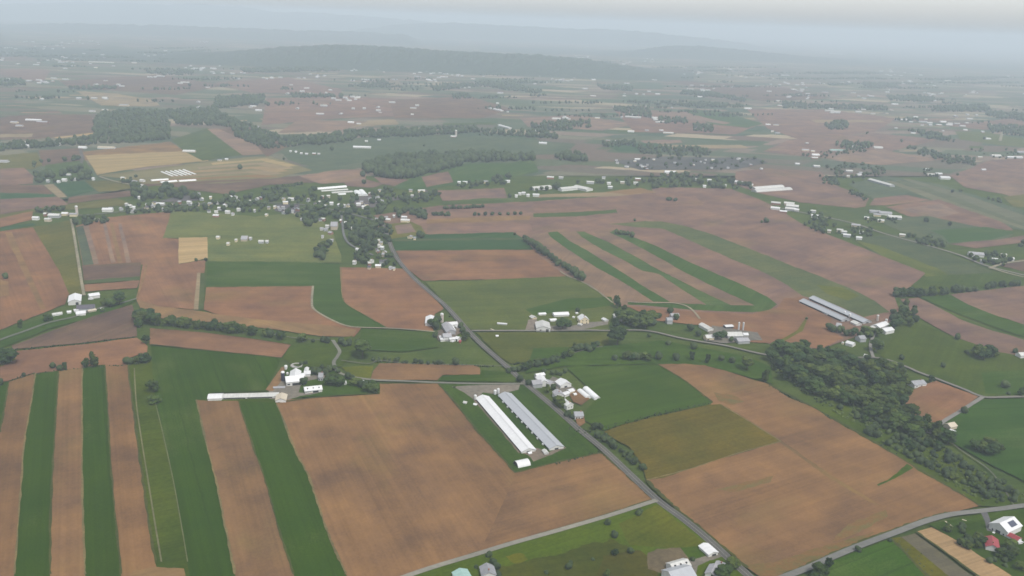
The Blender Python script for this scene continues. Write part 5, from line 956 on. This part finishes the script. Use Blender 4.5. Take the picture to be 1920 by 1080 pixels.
# single trees and small groups near the camera
for a in [(274,645,20,'lone tree at the corner where the long hedgerow meets the brown field','round'),(15,684,30,'big rounded tree on the left edge beside the curving road','broad'),(2,676,24,'tree cut by the left edge behind the big rounded tree','broad'),
 (99,692,13,'leftmost small tree on the field edge above the stripes','round'),(112,696,13,'middle small tree on the field edge above the stripes','round'),(122,695,17,'right small tree on the field edge above the stripes','tall'),
 (161,691,20,'smaller tree of the pair above the green stripe','round'),(177,690,30,'tall tree of the pair above the green stripe','tall'),(0,724,16,'dark tree on the left edge at the head of the stripes','round'),
 (290,736,29,'lone dark tree at the edge of the deep green crop','round'),(291,758,20,'fainter bush right below the lone dark tree','bush'),(11,524,12,'lone small tree in the left brown field','round'),(39,616,18,'lone tree beside the left curving road','tall'),(45,706,8,'low bush on the field edge above the stripes','bush'),
 (680,670,34,'wide soft tree alone in the pasture below the pale curved track','broad'),(855,686,16,'lone tree on the creek left of the main road','round'),(864,617,12,'small round dark tree at the roadside farm','round'),(873,637,18,'big round dark tree by the main road at the roadside farm','broad'),(868,624,12,'middle dark tree at the roadside farm','round'),
 (843,595,4,'tiny bush by the road above the roadside farm','bush'),(816,634,12,'narrow tree at the left edge of the roadside farm','tall'),(852,729,6,'small shrub at the entry of the poultry plot','bush'),
 (1157,578,24,'tall tree at the end of the young hedge','tall'),(1170,586,17,'lower tree beside the tall tree at the end of the young hedge','round'),(1157,647,33,'big tree standing below the east lane','broad'),(1155,616,20,'tree above the east lane over the big tree','round'),
 (1235,598,12,'small tree left of the pale green grey house','round'),(1256,589,14,'tree behind the pale green grey house','round'),(1268,601,12,'bush right of the blue grey house','bush'),
 (1235,676,16,'slim tree at the left of the meadow row below the east lane','tall'),(1267,677,16,'pale bushy tree second in the meadow row below the east lane','bush'),(1297,676,18,'dark slim tree third in the meadow row','tall'),(1300,656,15,'tree on the lane bank above the third meadow tree','round'),(1326,682,19,'dark slim tree fourth in the meadow row','tall'),(1252,648,11,'small bush below the lane bend','bush'),(1352,678,13,'bushy tree in the meadow row near the brown field corner','bush'),(1373,682,13,'bush just left of the big dark meadow tree','bush'),(1400,695,28,'big dark tree over the corner of the large brown field','broad'),(1434,716,24,'tall tree where the creek wood begins','tall'),(1152,677,13,'lone round tree on the meadow left of the dark tree group','round'),(1217,633,9,'small bush on the lane bank','bush'),
 (1083,586,10,'small tree behind the yellow gabled house','round'),(1055,618,24,'big dark tree in front of the long white barn','broad'),(1067,614,14,'lower dark tree beside the white board fence','broad'),(1295,621,14,'slanting dark hedge tree left of the cream garage','round'),(1309,631,13,'lower hedge tree left of the cream garage','bush'),(1345,638,18,'dark tree between the cream garage and the grey barn','broad'),(1357,634,15,'second dark tree between the cream garage and the grey barn','round'),(1370,642,10,'small tree in front of the grey barn','round'),
 (1028,737,17,'tree left of the house by the garden','round'),(1037,731,12,'small tree behind the house by the garden','round'),(1050,764,22,'round dark tree beside the white cottage','broad'),(1042,754,12,'small tree by the main road above the round dark tree','round'),(1064,782,14,'dark tree left of the grey green roofed house','broad'),(1072,786,10,'dark bush under the grey green roofed house','bush'),(990,724,13,'tree at the crossroads by the L shaped barn','round'),(975,717,15,'dark tree on the creek by the crossroads','broad'),
 (1114,806,15,'left bush at the top corner of the olive field','bush'),(1127,805,11,'right bush at the top corner of the olive field','bush'),
 (1197,968,14,'small round tree by the lane junction','round'),(1139,986,14,'slim tree on the narrow lane','tall'),(1152,1010,15,'upper tree in the middle of the bright paddock','tall'),(1152,1043,17,'lower tree in the middle of the bright paddock','round'),(1181,1039,14,'round tree beside the mud track in the paddock','round'),(1112,1053,8,'tiny bush in the bright paddock','bush'),(1066,1069,16,'dark bush in the lower bright paddock','round'),(1025,1078,10,'small bush near the bottom edge of the paddock','bush'),(1138,1084,18,'tree cut by the bottom edge in the paddock','round'),(1298,1054,11,'small tree in the farm lawn on the bottom edge','round'),(1372,1066,24,'round dark tree right at the main road on the bottom edge','broad'),(1356,1088,30,'wide dark tree in front of the two winged farmhouse','broad'),(1338,1088,16,'lower tree beside the two winged farmhouse','broad'),
 (917,1046,14,'dark tree on the narrow lane near the bottom edge','round'),(925,1059,14,'dark tree right of the grey shingled house','round'),(931,1069,16,'second dark tree right of the grey shingled house','broad'),(934,1084,14,'bush on the bottom edge right of the grey shingled house','bush'),(893,1068,10,'bush between the teal and grey roofed houses','bush'),
 (1609,1037,13,'small round tree on the curving road','round'),(1553,1067,24,'tall dark tree where the curving road leaves the bottom edge','tall'),(1536,1084,30,'big dark tree on the bottom edge beside the curving road','broad'),(1526,1090,20,'low dark tree at the bottom edge left of the big one','bush'),(1668,1018,9,'dark bush at the tip of the overgrown strip','bush'),
 (1807,776,15,'round tree on the lane to the house by the fork','round'),(1778,832,26,'big tree right in front of the beige house','broad'),(1763,826,16,'tree left of the beige house by the fork','round'),(1768,690,10,'light bush in the sloping pasture','bush'),(1794,638,12,'small tree at the edge of the eastern brown strip','round'),(1690,676,11,'low bush on the pasture by the lane bend','bush'),(1746,718,17,'round tree right of the low grey roofed house','round'),(1687,692,14,'tree above the lane bend','round'),(1914,744,20,'tree on the right edge by the lane','round'),(1890,741,8,'small bush on the lane at the right edge','bush'),(1903,663,11,'tree left of the white house at the right edge','round'),(1882,728,16,'faint pale bush in the right pasture','bush'),
 (1570,672,20,'broad tree on the lawn above the creek wood','broad'),(1594,680,15,'dark tree by the small white shed','round'),(1624,676,12,'dark tree beneath the small white shed','round'),(1642,660,24,'wide tree beside the drive to the stepped white barn','broad'),(1650,654,16,'smaller tree behind the wide drive tree','round'),(1512,600,6,'tiny bush on the curved grass track','bush'),
 (368,491,7,'left of two trees on the lower edge of the tan square field','round'),(386,490,7,'right of two trees on the lower edge of the tan square field','round'),(1190,415.5,6,'single small tree in the broad brown field','round'),
 (90,604,18,'tree at the left end of the pale lane farm','round'),(225,572,27,'tall dark tree at the right of the pale lane farm','broad'),(207,577,20,'dark tree in the middle of the pale lane farm grove','broad'),(197,574,17,'left tree of the pale lane farm grove','round'),(192,586,9,'bush in front of the pale lane farm grove','bush'),(215,572,16,'tree between the two dark grove trees','round'),
 (1884,1065,10,'small bush on the right below the orchard','bush'),(1914,1070,20,'dark tree cut by the right edge below the orchard','broad')]: t(*a[:3], a[3], None, a[4])
row([(262,612),(268,600),(285,606),(300,610)], 9, 22, 'tall tree in the dense left end of the long hedgerow', 'trees of the long hedgerow', 'broad', 3, 3)
row([(312,610),(360,616),(410,621),(470,628),(535,638)], 30, 18, 'tree in the dense part of the long hedgerow across the left', 'trees of the long hedgerow', 'round', 2, 2)
for a in [(566,641,17),(587,643,8),(606,643,12),(614,645,13),(640,647,15),(654,649,14),(647,651,12)]: t(*a, 'tree in the thin right end of the long hedgerow', 'trees of the long hedgerow', 'broad')
for a in [(238,684,16),(246,684,14),(257,684,18),(266,682,20),(275,681,22)]: t(*a, 'tree in the little clump beside the green strip', 'little clump above the strips', 'round')
for a in [(590,703,16),(598,706,14),(610,704,13),(617,699,14),(629,720,20),(621,725,20),(636,726,22),(641,722,16),(653,712,15),(660,714,12),(667,725,17),(677,728,16),(692,737,20),(702,739,19),(698,729,18),(684,730,16),(569,723,15),(565,722,13),(565,686,9),(573,684,9),(615,716,15),(627,695,11),(634,701,10),(604,692,9)]: t(*a, 'tree sheltering the white barn farm beside the gravel yard', 'trees of the farm with the dark silo', 'broad')
for a in [(814,615,20),(808,612,14),(820,606,15),(818,618,14)]: t(*a, 'tree in the clump under the white barn left of the tall silo', 'clump at the roadside farm', 'broad')
row([(700,677),(730,678),(760,682),(800,684),(835,685)], 14, 9, 'low creek bush left of the main road', 'creek bushes', 'bush', 3, 1)
row([(958,702),(985,695),(1010,690),(1042,685),(1071,664),(1095,660),(1120,652)], 24, 14, 'creekside tree right of the main road', 'creekside trees', 'round', 5, 4)
for i in range(9): t(1163+i*7+random.uniform(-2,2), random.uniform(604,616), random.uniform(18,27), 'tree in the big dark clump on the east lane', 'big dark clump', 'broad')
for i in range(7): t(1177+i*6, 676+random.uniform(-1,1), random.uniform(14,19), 'tree in the dark group on the meadow below the east lane', 'meadow group', 'broad')
for a in [(1036,703,9),(1045,703,9),(1020,700,9),(1060,700,10),(1225,611,14),(1052,704,8)]: t(*a, 'small tree behind the farm with twin hoop greenhouses' if a[1] > 650 else 'tree at the right end of the big dark clump', 'small farm trees', 'round')
row([(1117,818),(1140,832),(1165,848),(1185,866),(1206,884)], 26, 11, 'bush of the roadside hedge beside the olive field', 'roadside hedge', 'bush', 6, 3)
row([(984,453),(1005,467),(1035,489),(1065,508),(1092,528)], 30, 13, 'young tree in the slanting hedge between the brown fields', 'slanting hedge', 'round', 3, 2)
row([(1677,557),(1720,556),(1777,553)], 20, 16, 'tree in the eastern tree line', 'eastern tree line', 'round', 2, 1.5); row([(1788,551),(1830,546)], 9, 13, 'tree in the eastern tree line', 'eastern tree line'); row([(1848,543),(1862,540),(1895,538),(1912,536)], 9, 12, 'tree in the eastern tree line', 'eastern tree line')
fill([(1674,590),(1700,580),(1722,592),(1716,612),(1690,620),(1664,618)], 20, 17, 'tree in the thicket right of the stepped white barn', 'thicket')
for a in [(1555,620,15),(1562,624,14),(1574,625,15),(1586,631,14),(1600,631,17),(1612,634,13),(1625,631,21),(1634,628,14),(1645,630,17),(1618,626,14),(1632,634,12)]: t(*a, 'tree in the grove below the silver sheds', 'grove below the silver sheds', 'broad')
for a in [(1836,672,27),(1844,676,24),(1852,672,26),(1828,668,18),(1859,670,17),(1812,664,9)]: t(*a, 'tree in the clump on the far side of the sloping pasture', 'sloping pasture clump', 'broad')
for a in [(1828,846,24),(1838,850,25),(1850,852,26),(1862,853,25),(1872,850,20),(1855,842,24)]: t(*a, 'tree in the dark clump in the right hand meadow', 'meadow clump', 'broad')
fill([(1768,995),(1800,988),(1838,1008),(1842,1034),(1800,1030)], 14, 16, 'dark orchard tree left of the red roofed house', 'orchard', 'round', True, 8); fill([(1876,1020),(1890,1026),(1908,1036),(1890,1056),(1850,1058),(1874,1044)], 11, 17, 'dark orchard tree right of the red roofed house', 'orchard', 'broad', True, 8); fill([(1872,992),(1886,996),(1886,1008),(1874,1006)], 4, 14, 'dark tree under the gable of the solar panel barn', 'orchard', 'round', False)
# the dark creek wood
WL = 'tree in the dark creek wood on the right'; WG = 'trees of the dark creek wood'
fill([(1436,660),(1480,652),(1530,655),(1560,672),(1640,690),(1690,695),(1702,712),(1700,735),(1690,752),(1700,775),(1735,800),(1760,815),(1750,835),(1690,815),(1640,790),(1600,765),(1560,752),(1510,735),(1475,712),(1450,690)], 150, 23, WL, WG, 'broad', True, 8.5)
fill([(1560,755),(1640,790),(1690,815),(1750,835),(1800,865),(1850,895),(1918,928),(1910,948),(1860,942),(1800,915),(1720,870),(1640,825),(1590,795)], 115, 13, 'low tree or bush in the scrubby lower half of the creek wood', 'scrub of the creek wood', 'bush', True, 6)
# field trees of the middle distance
for a in [(1156,440,10),(1163,441,10),(1170,441,9),(1177,442,9),(1185,446,11)]: t(*a, 'tree in the short row at the head of the green strips', 'short row at the green strips')
row([(1252,377),(1270,379)], 5, 7, 'tree in the tiny clump in the broad brown field', 'tiny clump'); row([(1428,418),(1440,419)], 3, 8, 'tree of the trio near the double pale greenhouse', 'trio')
row([(833,393),(870,392),(908,390)], 16, 7, 'tree in the upper of two short rows on the tan field', 'two short rows', 'round', 1, .4); row([(812,405),(845,406)], 8, 8, 'tree in the lower left short row on the tan field', 'two short rows', 'round', 1, .4); row([(890,405),(985,403)], 24, 7, 'tree in the lower right short row on the tan field', 'two short rows', 'round', 1, .4)
V = 'tree among the village houses'
fill([(395,372),(440,366),(475,358),(515,352),(560,370),(592,352),(602,366),(640,374),(700,362),(735,356),(745,372),(720,394),(722,410),(738,440),(728,470),(742,500),(690,503),(664,490),(658,455),(652,430),(640,414),(600,406),(572,425),(545,404),(480,404),(445,399),(400,399),(388,385)], 250, 9, V, 'village trees', 'broad')
fill([(570,395),(600,400),(605,412),(578,430),(566,420)], 18, 14, V, 'village trees', 'broad'); fill([(645,425),(705,425),(725,470),(690,475),(655,450)], 70, 10, V, 'village trees', 'broad')
fill([(592,466),(618,455),(622,488),(594,492)], 14, 13, 'tree in the dark clump at the foot of the village pasture', 'village foot clump', 'broad')
fill([(236,384),(300,392),(330,388),(385,384),(392,398),(330,400),(240,402)], 34, 9, 'tree along the western village row', 'western row trees'); fill([(243,352),(300,354),(360,360),(380,368),(372,376),(330,374),(262,378),(245,368)], 60, 11, 'tree in the belt behind the western village row', 'western belt')
fill([(66,330),(104,330),(106,346),(72,346)], 13, 12, 'tree in the dark grove by the small western farm', 'western grove', 'broad'); fill([(108,328),(150,318),(186,334),(150,340),(112,341)], 26, 11, 'tree in the dark grove by the small western farm', 'western grove'); fill([(120,300),(150,296),(152,306),(124,308)], 6, 9, 'tree near the small western farm', 'western grove'); fill([(60,310),(95,300),(95,312),(64,318)], 6, 7, 'tree near the small western farm', 'western grove')
fill([(136,414),(170,412),(202,412),(204,420),(160,424),(138,424)], 18, 9, 'tree right of the pale roofed western farm', 'western farm trees'); fill([(60,396),(110,392),(150,398),(140,404),(100,404),(64,402)], 12, 8, 'tree behind the pale roofed western farm', 'western farm trees'); fill([(228,338),(262,330),(262,348),(232,345)], 12, 8, 'tree at the farm left of the white crop tunnels', 'tunnel farm trees')
fill([(742,398),(772,394),(806,402),(800,412),(776,416),(780,440),(798,444),(786,450),(772,420),(745,412)], 28, 11, 'dark tree at the right edge of the village', 'right edge trees', 'broad'); fill([(745,372),(800,362),(830,365),(812,378),(760,384)], 34, 9, 'tree at the upper right of the village', 'right edge trees'); row([(495,357),(530,352),(570,347)], 22, 6, 'tree in the hedge behind the village', 'hedge behind the village')
fill([(950,372),(1010,352),(1120,340),(1240,330),(1330,335),(1400,345),(1410,356),(1330,356),(1260,352),(1225,356),(1120,345),(1010,362)], 110, 9, 'tree east of the village', 'trees east of the village'); fill([(1150,302),(1250,294),(1420,297),(1440,305),(1380,320),(1200,320)], 46, 6, 'tree on the faint housing estate', 'estate trees'); fill([(845,350),(955,330),(960,345),(870,356)], 30, 8, 'tree in the loose belt right of the village', 'trees east of the village')
for poly, n, h in (([(1515,398),(1560,408),(1545,440),(1505,425)],16,11),([(1560,425),(1640,430),(1635,446),(1580,446)],14,10),([(1620,408),(1680,410),(1680,420),(1625,418)],12,7),([(1700,445),(1770,450),(1772,464),(1740,464),(1705,452)],20,12),([(1815,480),(1870,478),(1900,490),(1880,500),(1830,494)],18,12),([(1550,316),(1600,306),(1670,320),(1640,336),(1570,336)],36,9),([(1535,330),(1570,338),(1575,350),(1545,348)],16,8),([(1586,362),(1600,360),(1632,374),(1622,378)],14,8),([(1692,276),(1720,278),(1760,290),(1830,300),(1830,312),(1770,308),(1720,290)],50,9),([(1500,292),(1540,286),(1610,280),(1630,284),(1540,300)],24,7),([(1900,455),(1935,450),(1935,462),(1905,465)],8,10),([(1850,372),(1880,374),(1880,382),(1855,380)],8,7),([(1730,318),(1750,318),(1760,334),(1735,332)],10,7),([(1820,280),(1915,280),(1915,300),(1830,300)],14,6)):
    cx = sum(p[0] for p in poly)/len(poly); cy_ = sum(p[1] for p in poly)/len(poly); fill(poly, int(n*1.6), h*.72, 'tree in the clump '+near(cx, cy_), 'eastern clumps', 'broad')
for x, y, h in [(1735,417,10),(1780,424,9),(1785,362,7),(1800,360,7),(1625,252,5),(1690,267,6),(1845,262,6),(1600,345,6),(1795,330,6),(450,318,10),(680,332,12),(683,346,10),(622,283,9),(532,300,5),(795,275,5),(1005,458,6),(965,442,6)]: t(x, y, h, 'single tree '+near(x, y))

# far woods, each a mass of small crowns
def mass(name, label, polys, kind, dens, hm_, cat='wood'):
    V, Fc, n = [], [], 0; v0, f0 = ICO1
    for poly in polys:
        xs = [p[0] for p in poly]; ys = [p[1] for p in poly]; gp = [G(*p) for p in poly]
        area = abs(sum(gp[i].x*gp[i-1].y-gp[i-1].x*gp[i].y for i in range(len(gp))))/2
        g2 = [(p.x, p.y) for p in gp]; bx = [p.x for p in gp]; by = [p.y for p in gp]; cnt = int(min(area*dens, 5200)); k = tr = 0
        while k < cnt and tr < cnt*40:
            tr += 1; x, y = random.uniform(min(bx), max(bx)), random.uniform(min(by), max(by))
            if not inside(x, y, g2): continue
            h = hm_*random.uniform(.6, 1.25); r = h*random.uniform(.26, .5); d = 1+np.random.uniform(-.3, .3, len(v0))
            vv = v0*d[:,None]*np.array([r, r, h*.5])+np.array([x, y, h*.5]); V.append(vv); Fc.append(f0+n); n += len(v0); k += 1
    V = np.vstack(V).astype(np.float32); Fc = np.vstack(Fc).astype(np.int32)
    me = bpy.data.meshes.new(name); me.vertices.add(len(V)); me.vertices.foreach_set('co', V.ravel()); me.loops.add(Fc.size); me.loops.foreach_set('vertex_index', Fc.ravel())
    me.polygons.add(len(Fc)); me.polygons.foreach_set('loop_start', np.arange(0, Fc.size, 3, dtype=np.int32)); me.polygons.foreach_set('loop_total', np.full(len(Fc), 3, dtype=np.int32))
    me.update(calc_edges=True); me.materials.append(M['mass']); o = bpy.data.objects.new(name, me); C.objects.link(o); o.color = (*[c*(.80 if name == 'woods' else .62) for c in kind], 1); tag(o, label, cat, kind='stuff'); return o
DK = (.040,.062,.028)
mass('woods','long dark wood standing behind the village green',[[(678,316),(717,301),(805,294),(870,292),(960,294),(998,297),(1000,303),(960,303),(870,306),(862,314),(800,328),(780,334),(735,338),(692,328)]], DK, .011, 17)
mass('woods','small dark wood right of the long dark wood',[[(1043,296),(1070,291),(1098,296),(1102,304),(1050,302)]], DK, .011, 16)
mass('woods','far western wood with its belt of creek trees',[[(178,228),(190,214),(250,207),(310,210),(318,235),(318,262),(250,269),(180,270),(176,250)],[(310,210),(400,204),(440,225),(440,240),(400,236),(330,235)],[(405,184),(500,180),(492,194),(420,204),(400,204)],[(430,222),(500,250),(540,264),(580,272),(500,281),(440,258)],[(540,262),(640,252),(655,247),(700,255),(640,269),(580,274)],[(650,250),(760,242),(890,240),(898,248),(800,256),(700,260)],[(0,276),(60,268),(130,264),(180,258),(180,272),(120,274),(0,284)]], DK, .0066, 13)
fw = [[(0,152),(43,150),(50,160),(0,163)],[(130,165),(217,164),(220,168),(135,169)],[(273,135),(363,134),(365,138),(280,139)],[(547,179),(640,179),(645,184),(550,184)],[(705,152),(722,152),(726,160),(708,160)],[(807,164),(893,159),(895,163),(815,172)],[(900,154),(960,158),(1017,172),(1010,177),(940,168),(895,160)],[(847,178),(880,178),(880,186),(850,186)],[(997,236),(1040,230),(1107,228),(1107,240),(1050,246),(1000,250)],[(895,245),(1000,250),(1050,252),(1050,262),(960,256),(900,256)],[(1153,202),(1220,205),(1222,222),(1190,218),(1150,208)],[(1120,160),(1187,165),(1187,172),(1125,168)],[(1233,222),(1290,225),(1290,234),(1240,232)],[(1280,172),(1340,175),(1400,188),(1395,192),(1330,182),(1275,177)],[(1250,196),(1320,194),(1400,198),(1390,202),(1300,203)],[(1467,195),(1560,198),(1663,202),(1663,208),(1560,205),(1467,202)],[(1663,182),(1720,180),(1753,184),(1750,192),(1670,190)],[(1747,202),(1847,197),(1860,210),(1800,210),(1747,210)],[(1847,210),(1930,216),(1930,230),(1850,220)],[(1615,156),(1673,158),(1690,166),(1622,163)],[(1547,232),(1590,230),(1590,244),(1548,244)],[(1300,232),(1340,240),(1340,250),(1300,246)],[(1130,268),(1190,268),(1190,276),(1130,276)],[(1190,275),(1290,278),(1340,290),(1290,296),(1200,290)],[(1700,245),(1760,252),(1790,268),(1740,262)],[(1560,272),(1605,268),(1640,276),(1600,284)],[(450,130),(620,128),(640,134),(460,137)],[(1850,235),(1930,240),(1930,258),(1860,250)],[(640,118),(760,124),(760,134),(640,128)]]
mass('woods','scattered dark belts of trees across the hazy middle plain', fw, DK, .0032, 14)
bands = []
for i in range(120):
    x = random.uniform(-60, 1960); y = 92+SL*(x-960)+ (random.random()**1.4)*105+22; w = random.uniform(30, 190); hh = random.uniform(.5, 2.0)*(.6+(y-90)/120)
    bands.append([(x, y), (x+w*.5, y-hh*.7+random.uniform(-1,1)), (x+w, y+random.uniform(-2, 2)), (x+w*.5, y+hh)])
mass('woods','thin dark hedges and woodland belts fading into the far haze', bands, DK, .0022, 12)
mass('undergrowth','rough green undergrowth beneath the creek wood',[[(1436,668),(1560,680),(1690,706),(1690,752),(1735,800),(1800,862),(1918,930),(1905,952),(1840,945),(1720,872),(1600,800),(1500,736),(1450,700)]], (.085,.125,.042), .045, 3.0, 'undergrowth')
mass('undergrowth','tufts of rough grass along the overgrown strip at the lower right',[[(1678,1014),(1690,1010),(1780,1085),(1860,1180),(1830,1180),(1740,1085)]], (.075,.10,.042), .12, 1.6, 'rough grass')

mass('hedge','thin dark hedges and weedy banks between the nearer fields',[[(25,656),(150,645),(257,632),(257,634.5),(150,647.5),(25,658.5)],[(15,714),(67,701),(110,696),(155,690.5),(240,685),(282,680),(282,682),(240,688),(155,693),(110,698.5),(67,704),(15,717)],[(700,677),(760,681),(850,684),(945,688),(945,690),(850,687),(760,684.5),(700,680)],[(962,682),(1020,674),(1060,662),(1100,652),(1100,655),(1060,666),(1020,678),(962,686)],[(1010,880),(1049,868),(1122,849),(1122,853),(1049,873)],[(1140,799),(1227,777),(1330,756),(1332,760),(1227,782),(1140,806)],[(60,702),(52,708),(40,712),(36,708)],[(1440,722),(1520,764),(1620,818),(1708,868),(1708,872),(1620,822),(1520,768),(1440,726)],[(1060,806),(1085,800),(1110,812),(1090,818)]], DK, .16, 1.9, 'hedge')

# build the trees: the 300 that look largest as things of their own, the rest as one mass
for d in TREES: d['px'] = d['h']
TREES.sort(key=lambda d: -d['px'])
rest = TREES[300:]
for d in TREES[:300]:
    p = G(d['x'], d['y']); H = d['h']/(pxm(d['x'], d['y'])*0.93); k = random.randrange(4); wd = d['wide']*random.uniform(.9, 1.15); rz = random.uniform(0, 6.28)
    lab = d['label'] if d['group'] else uniq(d['label']); nm = 'bush' if d['kind'] == 'bush' else 'tree'; kk = min(1, max(0, (p.length-550)/1250)); col = (*[c*q for c, q in zip(d['col'], (.58+.14*kk, .64+.12*kk, .40+.3*kk))], 1)  # foliage colour darkened towards the camera, blue most, to offset the haze
    if d['h'] >= 13:
        root = empty(nm, p, rz); root.scale = (H*wd, H*wd, H); cm_, tm_ = CR[d['kind']][k]
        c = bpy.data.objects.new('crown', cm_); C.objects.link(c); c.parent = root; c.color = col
        tr = bpy.data.objects.new('trunk', tm_); C.objects.link(tr); tr.parent = root
    else:
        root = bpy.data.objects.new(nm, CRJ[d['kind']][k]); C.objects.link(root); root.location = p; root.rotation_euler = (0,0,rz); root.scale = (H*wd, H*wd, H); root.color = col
    tag(root, lab, nm, d['group'])
if rest:
    V, Fc, n = [], [], 0; v0, f0 = ICO2
    for d in rest:
        p = G(d['x'], d['y']); H = d['h']/(pxm(d['x'], d['y'])*0.93)
        for q in range(3):
            s = (.40, .30, .26)[q]*d['wide']; off = np.array([0, 0, .54]) if q == 0 else np.array([random.uniform(-.26,.26), random.uniform(-.26,.26), random.uniform(.38,.78)])
            dd = 1+np.random.uniform(-.16, .16, len(v0)); V.append((v0*dd[:,None]*np.array([s, s, s*1.05])+off)*H+np.array([p.x, p.y, 0])); Fc.append(f0+n); n += len(v0)
    V = np.vstack(V).astype(np.float32); Fc = np.vstack(Fc).astype(np.int32); me = bpy.data.meshes.new('distant_trees')
    me.vertices.add(len(V)); me.vertices.foreach_set('co', V.ravel()); me.loops.add(Fc.size); me.loops.foreach_set('vertex_index', Fc.ravel()); me.polygons.add(len(Fc))
    me.polygons.foreach_set('loop_start', np.arange(0, Fc.size, 3, dtype=np.int32)); me.polygons.foreach_set('loop_total', np.full(len(Fc), 3, dtype=np.int32)); me.update(calc_edges=True)
    me.materials.append(M['mass']); o = bpy.data.objects.new('distant_trees', me); C.objects.link(o); o.color = (*[c*.78 for c in DK], 1)
    tag(o, 'small scattered trees of the village and the far hedges', 'trees', kind='stuff')
print('TREES', len(TREES), 'BLD', len(BLD), 'smallest px', TREES[299]['px'])
